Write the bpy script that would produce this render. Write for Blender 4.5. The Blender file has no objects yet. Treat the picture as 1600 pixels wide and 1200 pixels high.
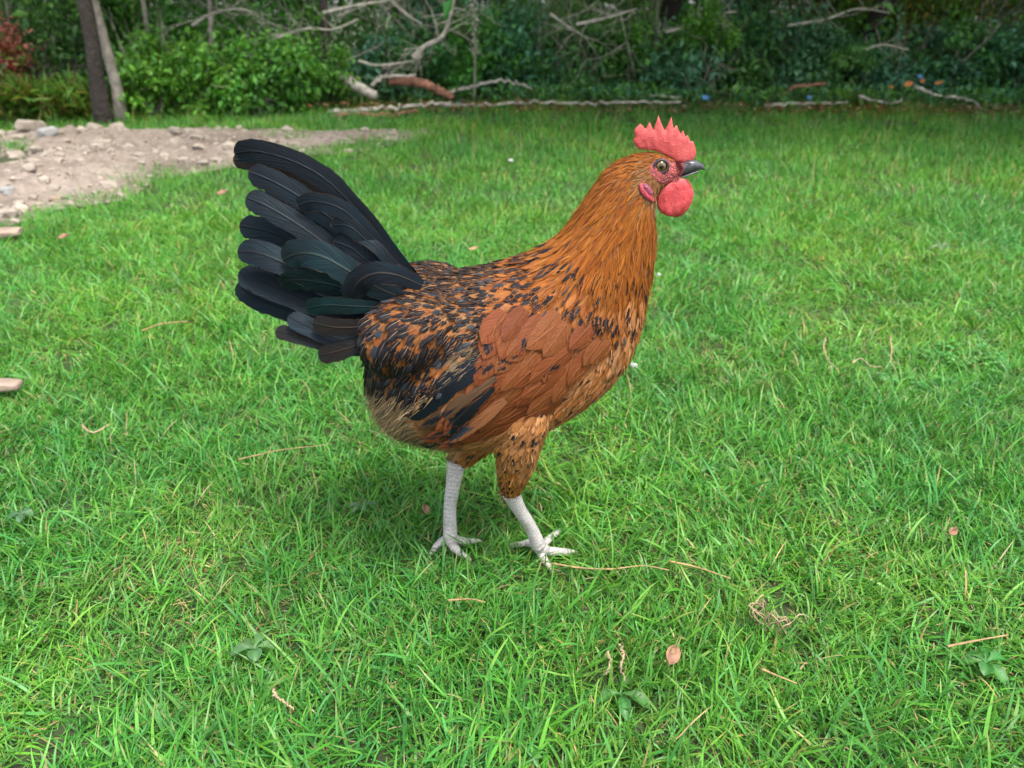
import bpy, math, random
import numpy as np
from mathutils import Vector, Matrix, noise as mnoise
from mathutils.bvhtree import BVHTree
from mathutils.geometry import delaunay_2d_cdt

random.seed(7)
RNG = np.random.default_rng(7)
R = math.radians
scene = bpy.context.scene
COL = scene.collection

# ------------------------------------------------------------------ camera, sky, sun, exposure
F, PITCH, H, D = 1200.0, R(26.0), 0.58, 0.725
CP, SP = math.cos(PITCH), math.sin(PITCH)
CAM = Vector((0, 0, H))
cam = bpy.data.cameras.new('camera')
cam.sensor_width, cam.lens = 36.0, 27.0
cam.clip_start, cam.clip_end = 0.02, 400.0
cam.dof.use_dof = True
cam.dof.focus_distance = 0.74
cam.dof.aperture_fstop = 7.5
camo = bpy.data.objects.new('camera', cam)
COL.objects.link(camo)
camo.location = CAM
camo.rotation_euler = (R(90) - PITCH, 0, 0)
scene.camera = camo

SUN_EL, SUN_AZ = R(66), R(140)          # azimuth clockwise from +Y: behind the camera, to the right
world = bpy.data.worlds.new('World')
scene.world = world
world.use_nodes = True
wn = world.node_tree.nodes
wn.clear()
wo = wn.new('ShaderNodeOutputWorld')
wb = wn.new('ShaderNodeBackground')
ws = wn.new('ShaderNodeTexSky')
ws.sky_type = 'NISHITA'
ws.sun_disc = False
ws.sun_elevation = SUN_EL
ws.sun_rotation = SUN_AZ
ws.dust_density = 3.0
ws.air_density = 1.0
ws.ozone_density = 1.0
wb.inputs['Strength'].default_value = 0.135
whs = wn.new('ShaderNodeHueSaturation')             # a bright veil of cloud: paler than a clear sky
whs.inputs['Saturation'].default_value = 0.45
world.node_tree.links.new(ws.outputs[0], whs.inputs['Color'])
world.node_tree.links.new(whs.outputs[0], wb.inputs[0])
world.node_tree.links.new(wb.outputs[0], wo.inputs[0])
sun = bpy.data.lights.new('sun', 'SUN')
sun.energy, sun.angle, sun.color = 1.5, R(16), (1.0, 0.965, 0.90)
suno = bpy.data.objects.new('sun', sun)
COL.objects.link(suno)
sd = Vector((math.sin(SUN_AZ) * math.cos(SUN_EL), math.cos(SUN_AZ) * math.cos(SUN_EL), math.sin(SUN_EL)))
suno.rotation_euler = sd.to_track_quat('Z', 'Y').to_euler()
suno.location = sd * 20
vs = scene.view_settings
vs.view_transform, vs.look, vs.exposure, vs.gamma, vs.use_curve_mapping = 'Standard', 'None', 1.80, 1.0, False

# ------------------------------------------------------------------ geometry helpers
def ray(px, py):
    a, b = (px - 800) / F, (600 - py) / F
    return Vector((a, CP + b * SP, -SP + b * CP))
def on_plane(px, py, y=D):
    d = ray(px, py)
    return CAM + d * (y / d.y)
def on_ground(px, py, z=0.0):
    d = ray(px, py)
    return CAM + d * ((z - H) / d.z)
def proj(P):
    P = np.atleast_2d(np.asarray(P, float)) - np.array(CAM)
    zc = P[:, 1] * CP - P[:, 2] * SP
    return 800 + F * P[:, 0] / zc, 600 - F * (P[:, 1] * SP + P[:, 2] * CP) / zc
def unit(a):
    return a / np.maximum(np.linalg.norm(a, axis=-1, keepdims=True), 1e-9)

def mesh_from(name, V, faces, attrs=None, smooth=True):
    """faces: list of integer arrays, each (n,3) or (n,4)"""
    me = bpy.data.meshes.new(name)
    V = np.asarray(V, np.float32).reshape(-1, 3)
    faces = [np.asarray(f, np.int32) for f in faces if len(f)]
    loops = np.concatenate([f.ravel() for f in faces])
    sizes = np.concatenate([np.full(len(f), f.shape[1], np.int32) for f in faces])
    starts = np.concatenate([[0], np.cumsum(sizes)[:-1]]).astype(np.int32)
    me.vertices.add(len(V))
    me.vertices.foreach_set('co', V.ravel())
    me.loops.add(len(loops))
    me.loops.foreach_set('vertex_index', loops)
    me.polygons.add(len(sizes))
    me.polygons.foreach_set('loop_start', starts)
    try:
        me.polygons.foreach_set('loop_total', sizes)
    except Exception:
        pass
    me.update(calc_edges=True)
    me.validate()
    me.polygons.foreach_set('use_smooth', np.full(len(me.polygons), smooth, bool))
    for k, a in (attrs or {}).items():
        a = np.asarray(a, np.float32).reshape(len(V), -1)
        if a.shape[1] == 1:
            at = me.attributes.new(k, 'FLOAT', 'POINT'); at.data.foreach_set('value', a.ravel())
        else:
            at = me.attributes.new(k, 'FLOAT_VECTOR', 'POINT'); at.data.foreach_set('vector', a[:, :3].ravel())
    return me

def link(name, me, mat=None, parent=None, loc=None):
    o = bpy.data.objects.new(name, me)
    COL.objects.link(o)
    if mat is not None and me is not None and len(me.materials) == 0:
        me.materials.append(mat)
    if parent is not None:
        o.parent = parent
    if loc is not None:
        o.location = loc
    return o
def tag(o, label=None, cat=None, group=None, kind=None):
    for k, v in (('label', label), ('category', cat), ('group', group), ('kind', kind)):
        if v:
            o[k] = v
    return o

def grid_faces(n, a, b):
    """quads of n grids of a x b vertices"""
    i = np.arange(a - 1)[:, None] * b + np.arange(b - 1)[None, :]
    q = np.stack([i, i + 1, i + b + 1, i + b], -1).reshape(-1, 4)
    return (q[None] + (np.arange(n) * a * b)[:, None, None]).reshape(-1, 4)

def catmull(P, n):
    P = np.asarray(P, float)
    if len(P) == 2:
        t = np.linspace(0, 1, n)[:, None]
        return P[0] * (1 - t) + P[1] * t
    E = np.vstack([2 * P[0] - P[1], P, 2 * P[-1] - P[-2]])
    ln = np.concatenate([[0], np.cumsum(np.linalg.norm(np.diff(P, axis=0), axis=1))])
    s = np.linspace(0, ln[-1], n)
    out = []
    for x in s:
        k = min(np.searchsorted(ln, x, 'right') - 1, len(P) - 2)
        t = (x - ln[k]) / max(ln[k + 1] - ln[k], 1e-9)
        p0, p1, p2, p3 = E[k], E[k + 1], E[k + 2], E[k + 3]
        out.append(.5 * (2 * p1 + (p2 - p0) * t + (2 * p0 - 5 * p1 + 4 * p2 - p3) * t * t + (3 * p1 - p0 - 3 * p2 + p3) * t ** 3))
    return np.array(out)

def tube_geo(P, rad, ring=12, n=None, flat=1.0, caps=True):
    """tapered tube through the points P; returns verts, quads, tris, (u, v) per vertex"""
    P = np.asarray(P, float); rad = np.asarray(rad, float)
    if n:
        ln = np.concatenate([[0], np.cumsum(np.linalg.norm(np.diff(P, axis=0), axis=1))])
        C = catmull(P, n)
        rr = np.interp(np.linspace(0, ln[-1], n), ln, rad)
    else:
        C, rr, n = P, rad, len(P)
    T = unit(np.gradient(C, axis=0))
    up = np.array([0, 0, 1.0]) if abs(T[0, 2]) < .9 else np.array([0, 1.0, 0])
    A = unit(np.cross(T, up)); B = np.cross(A, T)
    th = np.linspace(0, 2 * np.pi, ring, endpoint=False)
    V = C[:, None] + rr[:, None, None] * (np.cos(th)[None, :, None] * A[:, None] + flat * np.sin(th)[None, :, None] * B[:, None])
    i = np.arange(n - 1)[:, None] * ring; j = np.arange(ring)[None]
    q = np.stack([i + j, i + (j + 1) % ring, i + ring + (j + 1) % ring, i + ring + j], -1).reshape(-1, 4)
    uv = np.zeros((n, ring, 3)); uv[..., 0] = np.cos(th)[None]; uv[..., 1] = np.linspace(0, 1, n)[:, None]; uv[..., 2] = np.sin(th)[None]
    V = V.reshape(-1, 3); uv = uv.reshape(-1, 3)
    t = np.zeros((0, 3), int)
    if caps:
        k = len(V)
        V = np.vstack([V, C[0], C[-1]]); uv = np.vstack([uv, [0, 0, 0], [0, 1, 0]])
        jj = np.arange(ring)
        t = np.vstack([np.stack([(jj + 1) % ring, jj, np.full(ring, k)], -1),
                       np.stack([(n - 1) * ring + jj, (n - 1) * ring + (jj + 1) % ring, np.full(ring, k + 1)], -1)])
    return V, q, t, uv

class Geo:
    """collects pieces into one mesh"""
    def __init__(self): self.V, self.q, self.t, self.at, self.n = [], [], [], {}, 0
    def add(self, V, q=(), t=(), **at):
        V = np.asarray(V, float).reshape(-1, 3)
        self.V.append(V)
        if len(q): self.q.append(np.asarray(q) + self.n)
        if len(t): self.t.append(np.asarray(t) + self.n)
        for k, a in at.items():
            a = np.asarray(a, float)
            if a.ndim == 1: a = np.tile(a, (len(V), 1))
            self.at.setdefault(k, []).append(a)
        self.n += len(V)
    def mesh(self, name, origin=None, smooth=True):
        V = np.vstack(self.V)
        if origin is not None: V = V - np.array(origin)
        return mesh_from(name, V, ([np.vstack(self.q)] if self.q else []) + ([np.vstack(self.t)] if self.t else []),
                         {k: np.vstack(a) for k, a in self.at.items()}, smooth)

def in_poly(x, y, poly):
    x, y = np.asarray(x, float), np.asarray(y, float)
    c = np.zeros(x.shape, bool)
    n = len(poly)
    for i in range(n):
        x1, y1 = poly[i]; x2, y2 = poly[(i + 1) % n]
        if y1 == y2: continue
        c ^= ((y1 > y) != (y2 > y)) & (x < (x2 - x1) * (y - y1) / (y2 - y1) + x1)
    return c
def poly_dist(x, y, poly):
    x, y = np.asarray(x, float), np.asarray(y, float)
    best = np.full(x.shape, 1e9)
    for i in range(len(poly)):
        a = np.array(poly[i], float); b = np.array(poly[(i + 1) % len(poly)], float)
        d = b - a; t = np.clip(((x - a[0]) * d[0] + (y - a[1]) * d[1]) / max(d @ d, 1e-9), 0, 1)
        best = np.minimum(best, np.hypot(x - a[0] - t * d[0], y - a[1] - t * d[1]))
    return best
def triangulate(poly, step):
    """2-D fill of a polygon with inner points; returns points, triangles, distance to the rim"""
    b = []
    for i in range(len(poly)):
        p, q = np.array(poly[i], float), np.array(poly[(i + 1) % len(poly)], float)
        k = max(1, int(np.linalg.norm(q - p) / step))
        for j in range(k): b.append(p + (q - p) * j / k)
    b = np.array(b)
    xs = np.arange(b[:, 0].min(), b[:, 0].max(), step); ys = np.arange(b[:, 1].min(), b[:, 1].max(), step)
    gx, gy = np.meshgrid(xs, ys); gx = gx + (np.arange(len(ys)) % 2)[:, None] * step * .5
    gx, gy = gx.ravel(), gy.ravel()
    m = in_poly(gx, gy, poly) & (poly_dist(gx, gy, poly) > .45 * step)
    pts = np.vstack([b, np.stack([gx[m], gy[m]], -1)])
    n = len(b)
    res = delaunay_2d_cdt([Vector(p) for p in pts], [(i, (i + 1) % n) for i in range(n)], [], 1, 1e-6)
    P = np.array([list(v) for v in res[0]]); T = np.array([f for f in res[2] if len(f) == 3])
    d = poly_dist(P[:, 0], P[:, 1], poly)
    d[d < 1e-4] = 0
    return P, T, d

# ------------------------------------------------------------------ material helpers
class NT:
    def __init__(self, name):
        self.m = bpy.data.materials.new(name); self.m.use_nodes = True
        self.t = self.m.node_tree; self.t.nodes.clear()
        self.out = self.t.nodes.new('ShaderNodeOutputMaterial')
    def n(self, typ, **kw):
        nd = self.t.nodes.new(typ)
        for k, v in kw.items(): setattr(nd, k, v)
        return nd
    def l(self, a, b): self.t.links.new(a, b)
    def put(self, sock, v):
        if isinstance(v, bpy.types.NodeSocket): self.l(v, sock)
        elif isinstance(v, (tuple, list)) and len(v) == 3 and sock.type == 'RGBA': sock.default_value = (*v, 1)
        else: sock.default_value = v
    def math(self, op, a, b=0.0, c=0.0, clamp=False):
        nd = self.n('ShaderNodeMath', operation=op, use_clamp=clamp)
        for i, v in enumerate((a, b, c)): self.put(nd.inputs[i], v)
        return nd.outputs[0]
    def step(self, v, lo, hi):
        nd = self.n('ShaderNodeMapRange', interpolation_type='SMOOTHSTEP')
        self.put(nd.inputs[0], v); self.put(nd.inputs[1], lo); self.put(nd.inputs[2], hi)
        return nd.outputs[0]
    def mix(self, f, a, b, mode='MIX'):
        nd = self.n('ShaderNodeMix', data_type='RGBA', blend_type=mode)
        self.put(nd.inputs[0], f); self.put(nd.inputs[6], a); self.put(nd.inputs[7], b)
        return nd.outputs[2]
    def attr(self, name):
        return self.n('ShaderNodeAttribute', attribute_type='GEOMETRY', attribute_name=name)
    def sep(self, v):
        nd = self.n('ShaderNodeSeparateXYZ'); self.l(v, nd.inputs[0]); return nd.outputs
    def comb(self, x, y, z):
        nd = self.n('ShaderNodeCombineXYZ')
        for i, v in enumerate((x, y, z)): self.put(nd.inputs[i], v)
        return nd.outputs[0]
    def noise(self, vec, scale, detail=3.0, rough=.55):
        nd = self.n('ShaderNodeTexNoise')
        if vec is not None: self.l(vec, nd.inputs['Vector'])
        nd.inputs['Scale'].default_value = scale; nd.inputs['Detail'].default_value = detail; nd.inputs['Roughness'].default_value = rough
        return nd.outputs[0]
    def voro(self, vec, scale, feature='F1', out=0):
        nd = self.n('ShaderNodeTexVoronoi', feature=feature)
        if vec is not None: self.l(vec, nd.inputs['Vector'])
        nd.inputs['Scale'].default_value = scale
        return nd.outputs[out]
    def ramp(self, f, stops):
        nd = self.n('ShaderNodeValToRGB')
        while len(nd.color_ramp.elements) < len(stops): nd.color_ramp.elements.new(.5)
        for e, (p, c) in zip(nd.color_ramp.elements, stops): e.position = p; e.color = (*c, 1)
        self.l(f, nd.inputs[0]); return nd.outputs[0]
    def pos(self): return self.n('ShaderNodeNewGeometry').outputs['Position']
    def obj(self): return self.n('ShaderNodeTexCoord').outputs['Object']
    def bump(self, h, strength=.4, dist=.002):
        nd = self.n('ShaderNodeBump'); self.l(h, nd.inputs['Height'])
        nd.inputs['Strength'].default_value = strength; nd.inputs['Distance'].default_value = dist
        return nd.outputs[0]
    def bsdf(self, color, rough=.6, normal=None, **kw):
        nd = self.n('ShaderNodeBsdfPrincipled')
        self.put(nd.inputs['Base Color'], color); self.put(nd.inputs['Roughness'], rough)
        if normal is not None: self.l(normal, nd.inputs['Normal'])
        for k, v in kw.items(): self.put(nd.inputs[k], v)
        return nd.outputs[0]
    def done(self, shader): self.l(shader, self.out.inputs['Surface']); return self.m

def leafy(name, tint_var=.35, trans=.35, rough=.45, spec=.35, wscale=1.2):
    """blade / leaf material: 'tint' per vertex, world-noise patches, some light through the leaf"""
    t = NT(name)
    c = t.attr('tint').outputs['Color']
    n1 = t.noise(t.pos(), wscale, 3)
    n2 = t.noise(t.pos(), wscale * 9, 2)
    c = t.mix(t.step(n1, .35, .7), t.mix(1.0, c, (.80, .90, .95), 'MULTIPLY'), t.mix(1.0, c, (1.25, 1.08, .85), 'MULTIPLY'))
    hsv = t.n('ShaderNodeHueSaturation')
    t.l(c, hsv.inputs['Color'])
    t.l(t.math('ADD', t.math('MULTIPLY', n2, tint_var * 2), 1 - tint_var), hsv.inputs['Value'])
    rnd = t.n('ShaderNodeObjectInfo').outputs['Random']
    t.l(t.math('ADD', t.math('MULTIPLY', rnd, .024), .488), hsv.inputs['Hue'])
    c = hsv.outputs[0]
    b = t.bsdf(c, rough, **{'Specular IOR Level': spec})
    tr = t.n('ShaderNodeBsdfTranslucent')
    t.l(t.mix(1.0, c, (1.2, 1.15, .55), 'MULTIPLY'), tr.inputs[0])
    mx = t.n('ShaderNodeMixShader'); mx.inputs[0].default_value = trans
    t.l(b, mx.inputs[1]); t.l(tr.outputs[0], mx.inputs[2])
    return t.done(mx.outputs[0])

def feather_mat(name, rough=.5, sheen_tint=None, spec=.14, black=(.0065, .007, .0095), fray=0.0):
    t = NT(name)
    u, v, seed = t.sep(t.attr('fuv').outputs['Vector'])
    tint = t.attr('tint').outputs['Color']
    spot, shaft, edge = t.sep(t.attr('fpar').outputs['Vector'])
    au = t.math('ABSOLUTE', u)
    # barbs sweep from the shaft towards the tip
    q = t.math('SUBTRACT', t.math('MULTIPLY', v, 20.0), t.math('MULTIPLY', au, 7.0))
    barb = t.noise(t.comb(q, t.math('MULTIPLY', u, .7), t.math('MULTIPLY', seed, 91.0)), 1.6, 3, .7)
    blot = t.noise(t.comb(t.math('MULTIPLY', u, 1.7), t.math('MULTIPLY', v, 4.2), t.math('MULTIPLY', seed, 57.0)), 1.5, 3, .6)
    c = t.mix(1.0, tint, t.ramp(barb, [(.25, (.55, .5, .45)), (.5, (1, 1, 1)), (.75, (1.5, 1.45, 1.35))]), 'MULTIPLY')
    dv = t.math('DIVIDE', t.math('SUBTRACT', v, .68), .34)
    d = t.math('ADD', t.math('MULTIPLY', dv, dv), t.math('MULTIPLY', t.math('MULTIPLY', u, u), 1.15))
    d = t.math('ADD', d, t.math('MULTIPLY', t.math('SUBTRACT', blot, .5), 2.3))
    d = t.math('ADD', d, t.math('MULTIPLY', t.math('SUBTRACT', barb, .5), .8))
    msk = t.step(t.math('SUBTRACT', t.math('MULTIPLY', spot, 1.6), d), -.12, .12)
    msk = t.math('MULTIPLY', msk, t.step(spot, .02, .08))
    slate = t.mix(t.step(t.math('FRACT', t.math('MULTIPLY', seed, 13.7)), .78, .95), black, (.018, .027, .037))
    c = t.mix(msk, c, slate)
    em = t.math('MAXIMUM', t.step(t.math('ADD', au, t.math('MULTIPLY', blot, .24)), .99, 1.10), t.step(t.math('ADD', v, t.math('MULTIPLY', blot, .03)), 1.0, 1.02))
    c = t.mix(t.math('MULTIPLY', em, edge), c, (.20, .075, .022))
    sm = t.math('MULTIPLY', t.step(au, .075, .02), t.math('MULTIPLY', shaft, t.step(v, 1.0, .55)))
    c = t.mix(sm, c, t.mix(t.step(shaft, .0, .9), (.10, .06, .03), (.50, .30, .15)))
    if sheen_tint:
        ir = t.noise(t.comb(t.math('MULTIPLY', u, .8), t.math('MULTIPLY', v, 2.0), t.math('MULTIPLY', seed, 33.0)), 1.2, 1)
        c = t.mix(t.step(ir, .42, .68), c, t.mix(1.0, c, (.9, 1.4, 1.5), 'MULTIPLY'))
    bmp = t.bump(t.math('ADD', barb, t.math('MULTIPLY', t.step(au, .12, .02), .8)), .6, .0009)
    kw = {'Specular IOR Level': spec}
    if sheen_tint: kw['Specular Tint'] = (*sheen_tint, 1)
    b = t.bsdf(c, rough, bmp, **kw)
    if fray:                                                    # barbs part along the rim
        tv = t.math('MAXIMUM', t.math('MULTIPLY', t.math('SUBTRACT', v, .55), 2.2), 0.0)
        if sheen_tint: tv = 0.0
        e = t.math('SQRT', t.math('ADD', t.math('MULTIPLY', au, au), t.math('MULTIPLY', tv, tv)))
        hole = t.step(t.math('ADD', e, t.math('MULTIPLY', t.math('SUBTRACT', barb, .5), fray)), .86, .96)
        tp = t.n('ShaderNodeBsdfTransparent'); mx = t.n('ShaderNodeMixShader')
        t.l(hole, mx.inputs[0]); t.l(b, mx.inputs[1]); t.l(tp.outputs[0], mx.inputs[2]); b = mx.outputs[0]
    return t.done(b)

def plain(name, color, rough=.6, nscale=30, var=.3, bump=.3, bdist=.002, **kw):
    t = NT(name)
    n = t.noise(t.obj(), nscale, 4)
    lo = tuple(c * (1 - var) for c in color); hi = tuple(min(1, c * (1 + var)) for c in color)
    c = t.ramp(n, [(.3, lo), (.7, hi)])
    return t.done(t.bsdf(c, rough, t.bump(n, bump, bdist), **kw))

MAT = {}
MAT['grass'] = leafy('grass_blades', .45, .32, .42, .30, 1.6)
MAT['leaf'] = leafy('shrub_leaves', .30, .40, .5, .35, .8)
MAT['feather'] = feather_mat('russet_feather', .55, fray=1.5)
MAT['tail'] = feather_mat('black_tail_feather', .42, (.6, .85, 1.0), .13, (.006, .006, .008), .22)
MAT['wingf'] = feather_mat('wing_covert', .55, fray=.5)
# ------------------------------------------------------------------ ground, bare earth
def gz(x, y):
    """gentle undulation of the lawn"""
    return .010 * mnoise.noise(Vector((x * 1.3, y * 1.3, 3.1))) + .03 * max(0, y - 2.2) * (.4 + .5 * mnoise.noise(Vector((x * .3, y * .3, 9.)))) * .5
def terrain(name, x0, x1, y0, y1, nx, ny, zf, mat, keepf=None):
    xs, ys = np.linspace(x0, x1, nx), np.linspace(y0, y1, ny)
    V = np.array([[x, y, zf(x, y)] for x in xs for y in ys])
    q = grid_faces(1, nx, ny)[:, ::-1]
    if keepf is not None:
        c = V[q].mean(1); q = q[keepf(c[:, 0], c[:, 1])]
    return tag(link(name, mesh_from(name, V, [q]), mat), kind='structure')

t = NT('thatch_soil')
n1, n2 = t.noise(t.pos(), 9, 5), t.noise(t.pos(), 140, 3)
c_ = t.ramp(t.math('ADD', t.math('MULTIPLY', n1, .5), t.math('MULTIPLY', n2, .5)), [(.35, (.018, .024, .008)), (.5, (.030, .045, .012)), (.7, (.070, .065, .028))])
MAT['soil'] = t.done(t.bsdf(c_, .95, t.bump(n2, .8, .006)))
BARE_PX = [(-500, 520), (-200, 430), (-20, 366), (40, 348), (70, 336), (130, 326), (205, 316), (240, 286), (330, 272), (395, 262), (470, 250), (560, 243), (640, 226), (700, 212), (640, 210), (520, 213), (430, 210), (330, 207), (220, 210), (100, 210), (-60, 212), (-500, 216)]
BARE = [(p.x, p.y) for p in (on_ground(*q) for q in BARE_PX)]
terrain('ground', -30, 30, -14, 46, 150, 150, lambda x, y: gz(x, y) - .004, MAT['soil'])
def bare_z(x, y):
    d = float(poly_dist([x], [y], BARE)[0]); e = min(1, d / .25) if in_poly([x], [y], BARE)[0] else 0
    v = Vector((x, y, 0))
    lump = .045 * mnoise.noise(v * 2.1) + .034 * abs(mnoise.noise(v * 5.3)) + .020 * mnoise.noise(v * 14) + .012 * mnoise.noise(v * 31)
    return gz(x, y) + .004 + e * (.012 + lump)
t = NT('dry_bare_earth')
n1, n2, n3 = t.noise(t.pos(), 3.5, 5), t.noise(t.pos(), 26, 5, .65), t.noise(t.pos(), 160, 3)
c_ = t.ramp(t.math('ADD', t.math('MULTIPLY', n1, .55), t.math('MULTIPLY', n2, .45)), [(.32, (.085, .064, .048)), (.48, (.185, .145, .115)), (.66, (.31, .255, .21))])
c_ = t.mix(t.step(n3, .62, .72), c_, (.16, .115, .085))
MAT['earth'] = t.done(t.bsdf(c_, .95, t.bump(t.math('ADD', n2, t.math('MULTIPLY', n3, .5)), .9, .012)))
bx0, bx1 = min(p[0] for p in BARE), max(p[0] for p in BARE)
by0, by1 = min(p[1] for p in BARE), max(p[1] for p in BARE)
terrain('bare_earth', max(bx0, -4.6), bx1, by0, by1, 300, 190, bare_z, MAT['earth'], lambda x, y: in_poly(x, y, BARE))

# ------------------------------------------------------------------ grass: clumps of real blades, scattered
GREENS = [(0.076, 0.253, 0.030), (0.091, 0.275, 0.032), (0.061, 0.220, 0.032), (0.108, 0.303, 0.036), (0.053, 0.203, 0.039), (0.131, 0.308, 0.045), (0.076, 0.262, 0.055)]
STRAW = [(.40, .29, .13), (.30, .24, .10), (.46, .36, .20)]
def blades(n, rad, L, W, tilt, droop, straw=.03, seg=5, rng=RNG, lean=0.0):
    r = rad * np.sqrt(rng.random(n)); a = rng.random(n) * 2 * np.pi
    P = np.stack([r * np.cos(a), r * np.sin(a), np.full(n, -.004)], -1)
    az = rng.random(n) * 2 * np.pi
    if lean: az = np.where(rng.random(n) < lean, rng.normal(0, .55, n), az)
    ln = rng.uniform(*L, n) * rng.choice([.6, .8, 1, 1, 1.25], n); wd = rng.uniform(*W, n)
    t0 = rng.uniform(*tilt, n); dr = rng.uniform(*droop, n)
    s = np.linspace(0, 1, seg + 1)
    al = t0[:, None] + dr[:, None] * s ** 1.5                     # angle from the vertical along the blade
    ds = ln[:, None] / seg
    hx = np.concatenate([np.zeros((n, 1)), np.cumsum(np.sin(al[:, :-1]) * ds, 1)], 1)
    hz = np.concatenate([np.zeros((n, 1)), np.cumsum(np.cos(al[:, :-1]) * ds, 1)], 1)
    hz = np.maximum(hz, .002)
    sw = rng.normal(0, .18, n)[:, None] * ln[:, None] * s ** 2
    ca, sa = np.cos(az)[:, None], np.sin(az)[:, None]
    C = np.stack([P[:, 0:1] + hx * ca - sw * sa, P[:, 1:2] + hx * sa + sw * ca, hz - .004], -1)
    tw = rng.normal(0, .5, n)[:, None] + rng.normal(0, .6, n)[:, None] * s
    w = np.interp(s, [0, .25, .6, .85, 1], [.7, 1, .85, .5, .06])[None] * wd[:, None] * .5
    B = np.stack([-sa * np.cos(tw), ca * np.cos(tw), np.sin(tw)], -1)
    V = np.stack([C - B * w[..., None], C + B * w[..., None]], 2)
    g = np.array(GREENS)[rng.integers(0, len(GREENS), n)] * rng.uniform(.75, 1.25, (n, 1))
    st = rng.random(n) < straw
    g[st] = np.array(STRAW)[rng.integers(0, 3, st.sum())]
    tint = np.broadcast_to(g[:, None, None], V.shape).copy()
    tip = (rng.random(n) < .12)[:, None, None, None] * (s > .75)[None, :, None, None]
    tint = np.where(tip, tint * .4 + np.array([.34, .26, .10]) * .6, tint)
    tint = tint * (1 - (s < .12)[None, :, None, None] * np.array([-.5, -.15, -.8]))   # paler sheaths
    return V.reshape(-1, 3), grid_faces(n, seg + 1, 2), tint.reshape(-1, 3)
def clump(name, spec):
    g = Geo()
    for kw in spec:
        V, q, tn = blades(**kw); g.add(V, q, tint=tn)
    me = g.mesh(name); me.materials.append(MAT['grass'])
    return bpy.data.objects.new(name, me)
def collection_of(name, objs):
    c = bpy.data.collections.new(name)
    for o in objs: c.objects.link(o)
    return c
def scatter(name, coll, P, rot, scl, idx, parent=None):
    me = bpy.data.meshes.new(name)
    me.vertices.add(len(P)); me.vertices.foreach_set('co', np.asarray(P, np.float32).ravel())
    for k, a, ty in (('rot', rot, 'FLOAT_VECTOR'), ('scl', scl, 'FLOAT_VECTOR'), ('idx', idx, 'INT')):
        at = me.attributes.new(k, ty, 'POINT')
        at.data.foreach_set('vector' if ty != 'INT' else 'value', np.asarray(a, np.float32 if ty != 'INT' else np.int32).ravel())
    o = link(name, me)
    ng = bpy.data.node_groups.new(name, 'GeometryNodeTree')
    ng.interface.new_socket('Geometry', in_out='INPUT', socket_type='NodeSocketGeometry')
    ng.interface.new_socket('Geometry', in_out='OUTPUT', socket_type='NodeSocketGeometry')
    N, Lk = ng.nodes, ng.links
    gi, go, ip, ci = N.new('NodeGroupInput'), N.new('NodeGroupOutput'), N.new('GeometryNodeInstanceOnPoints'), N.new('GeometryNodeCollectionInfo')
    ci.inputs['Collection'].default_value = coll
    ci.inputs['Separate Children'].default_value = True; ci.inputs['Reset Children'].default_value = True
    ip.inputs['Pick Instance'].default_value = True
    Lk.new(gi.outputs[0], ip.inputs['Points']); Lk.new(ci.outputs[0], ip.inputs['Instance'])
    for k, ty, so in (('rot', 'FLOAT_VECTOR', 'Rotation'), ('scl', 'FLOAT_VECTOR', 'Scale'), ('idx', 'INT', 'Instance Index')):
        na = N.new('GeometryNodeInputNamedAttribute'); na.data_type = ty; na.inputs['Name'].default_value = k
        Lk.new(na.outputs[0], ip.inputs[so])
    Lk.new(ip.outputs[0], go.inputs[0])
    md = o.modifiers.new('scatter', 'NODES'); md.node_group = ng
    return o
CL = []
for k in range(8):
    ln = (0, .55, .75, .3)[k % 4]
    CL.append(clump('a_turf_%d' % k, [dict(n=135, rad=.055, L=(.015, .036), W=(.0010, .0022), tilt=(.30, 1.25), droop=(.2, 1.2), straw=.035, lean=ln),
                                      dict(n=22, rad=.055, L=(.026, .054), W=(.0018, .0034), tilt=(.6, 1.40), droop=(.1, .7), straw=.02, lean=ln),
                                      dict(n=22, rad=.055, L=(.015, .035), W=(.0008, .0016), tilt=(.5, 1.5), droop=(.1, .6), straw=.30)]))
for k in range(4):                                              # the far lawn: the same turf with fewer, plainer blades
    CL.append(clump('b_turf_%d' % k, [dict(n=90, rad=.075, L=(.020, .044), W=(.0016, .0032), tilt=(.2, 1.1), droop=(.2, 1.0), straw=.03, seg=3, lean=.3)]))
for k in range(3):                                              # unmown fringe
    CL.append(clump('c_turf_%d' % k, [dict(n=40, rad=.06, L=(.04, .09), W=(.0016, .0030), tilt=(.05, .5), droop=(.1, .9), straw=.08, seg=4),
                                      dict(n=4, rad=.06, L=(.08, .15), W=(.0010, .0016), tilt=(.05, .4), droop=(.0, .4), straw=.9, seg=4)]))
for k in range(2):                                              # worn spots: short blades in pale thatch
    CL.append(clump('d_turf_%d' % k, [dict(n=90, rad=.055, L=(.012, .032), W=(.0010, .0020), tilt=(.4, 1.4), droop=(.2, 1.0), straw=.10),
                                      dict(n=60, rad=.055, L=(.014, .040), W=(.0007, .0014), tilt=(.8, 1.5), droop=(.0, .5), straw=.75)]))
turf = collection_of('turf_clumps', CL)
FEET = [on_ground(848, 858, 0), on_ground(703, 842, 0)]
HOLE = on_ground(1212, 985, 0)
P, rot, scl, idx = [], [], [], []
def put(x, y, k, s, zs):
    P.append((x, y, gz(x, y))); rot.append((0, 0, RNG.random() * 6.283)); scl.append((s, s, zs)); idx.append(k)
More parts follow.
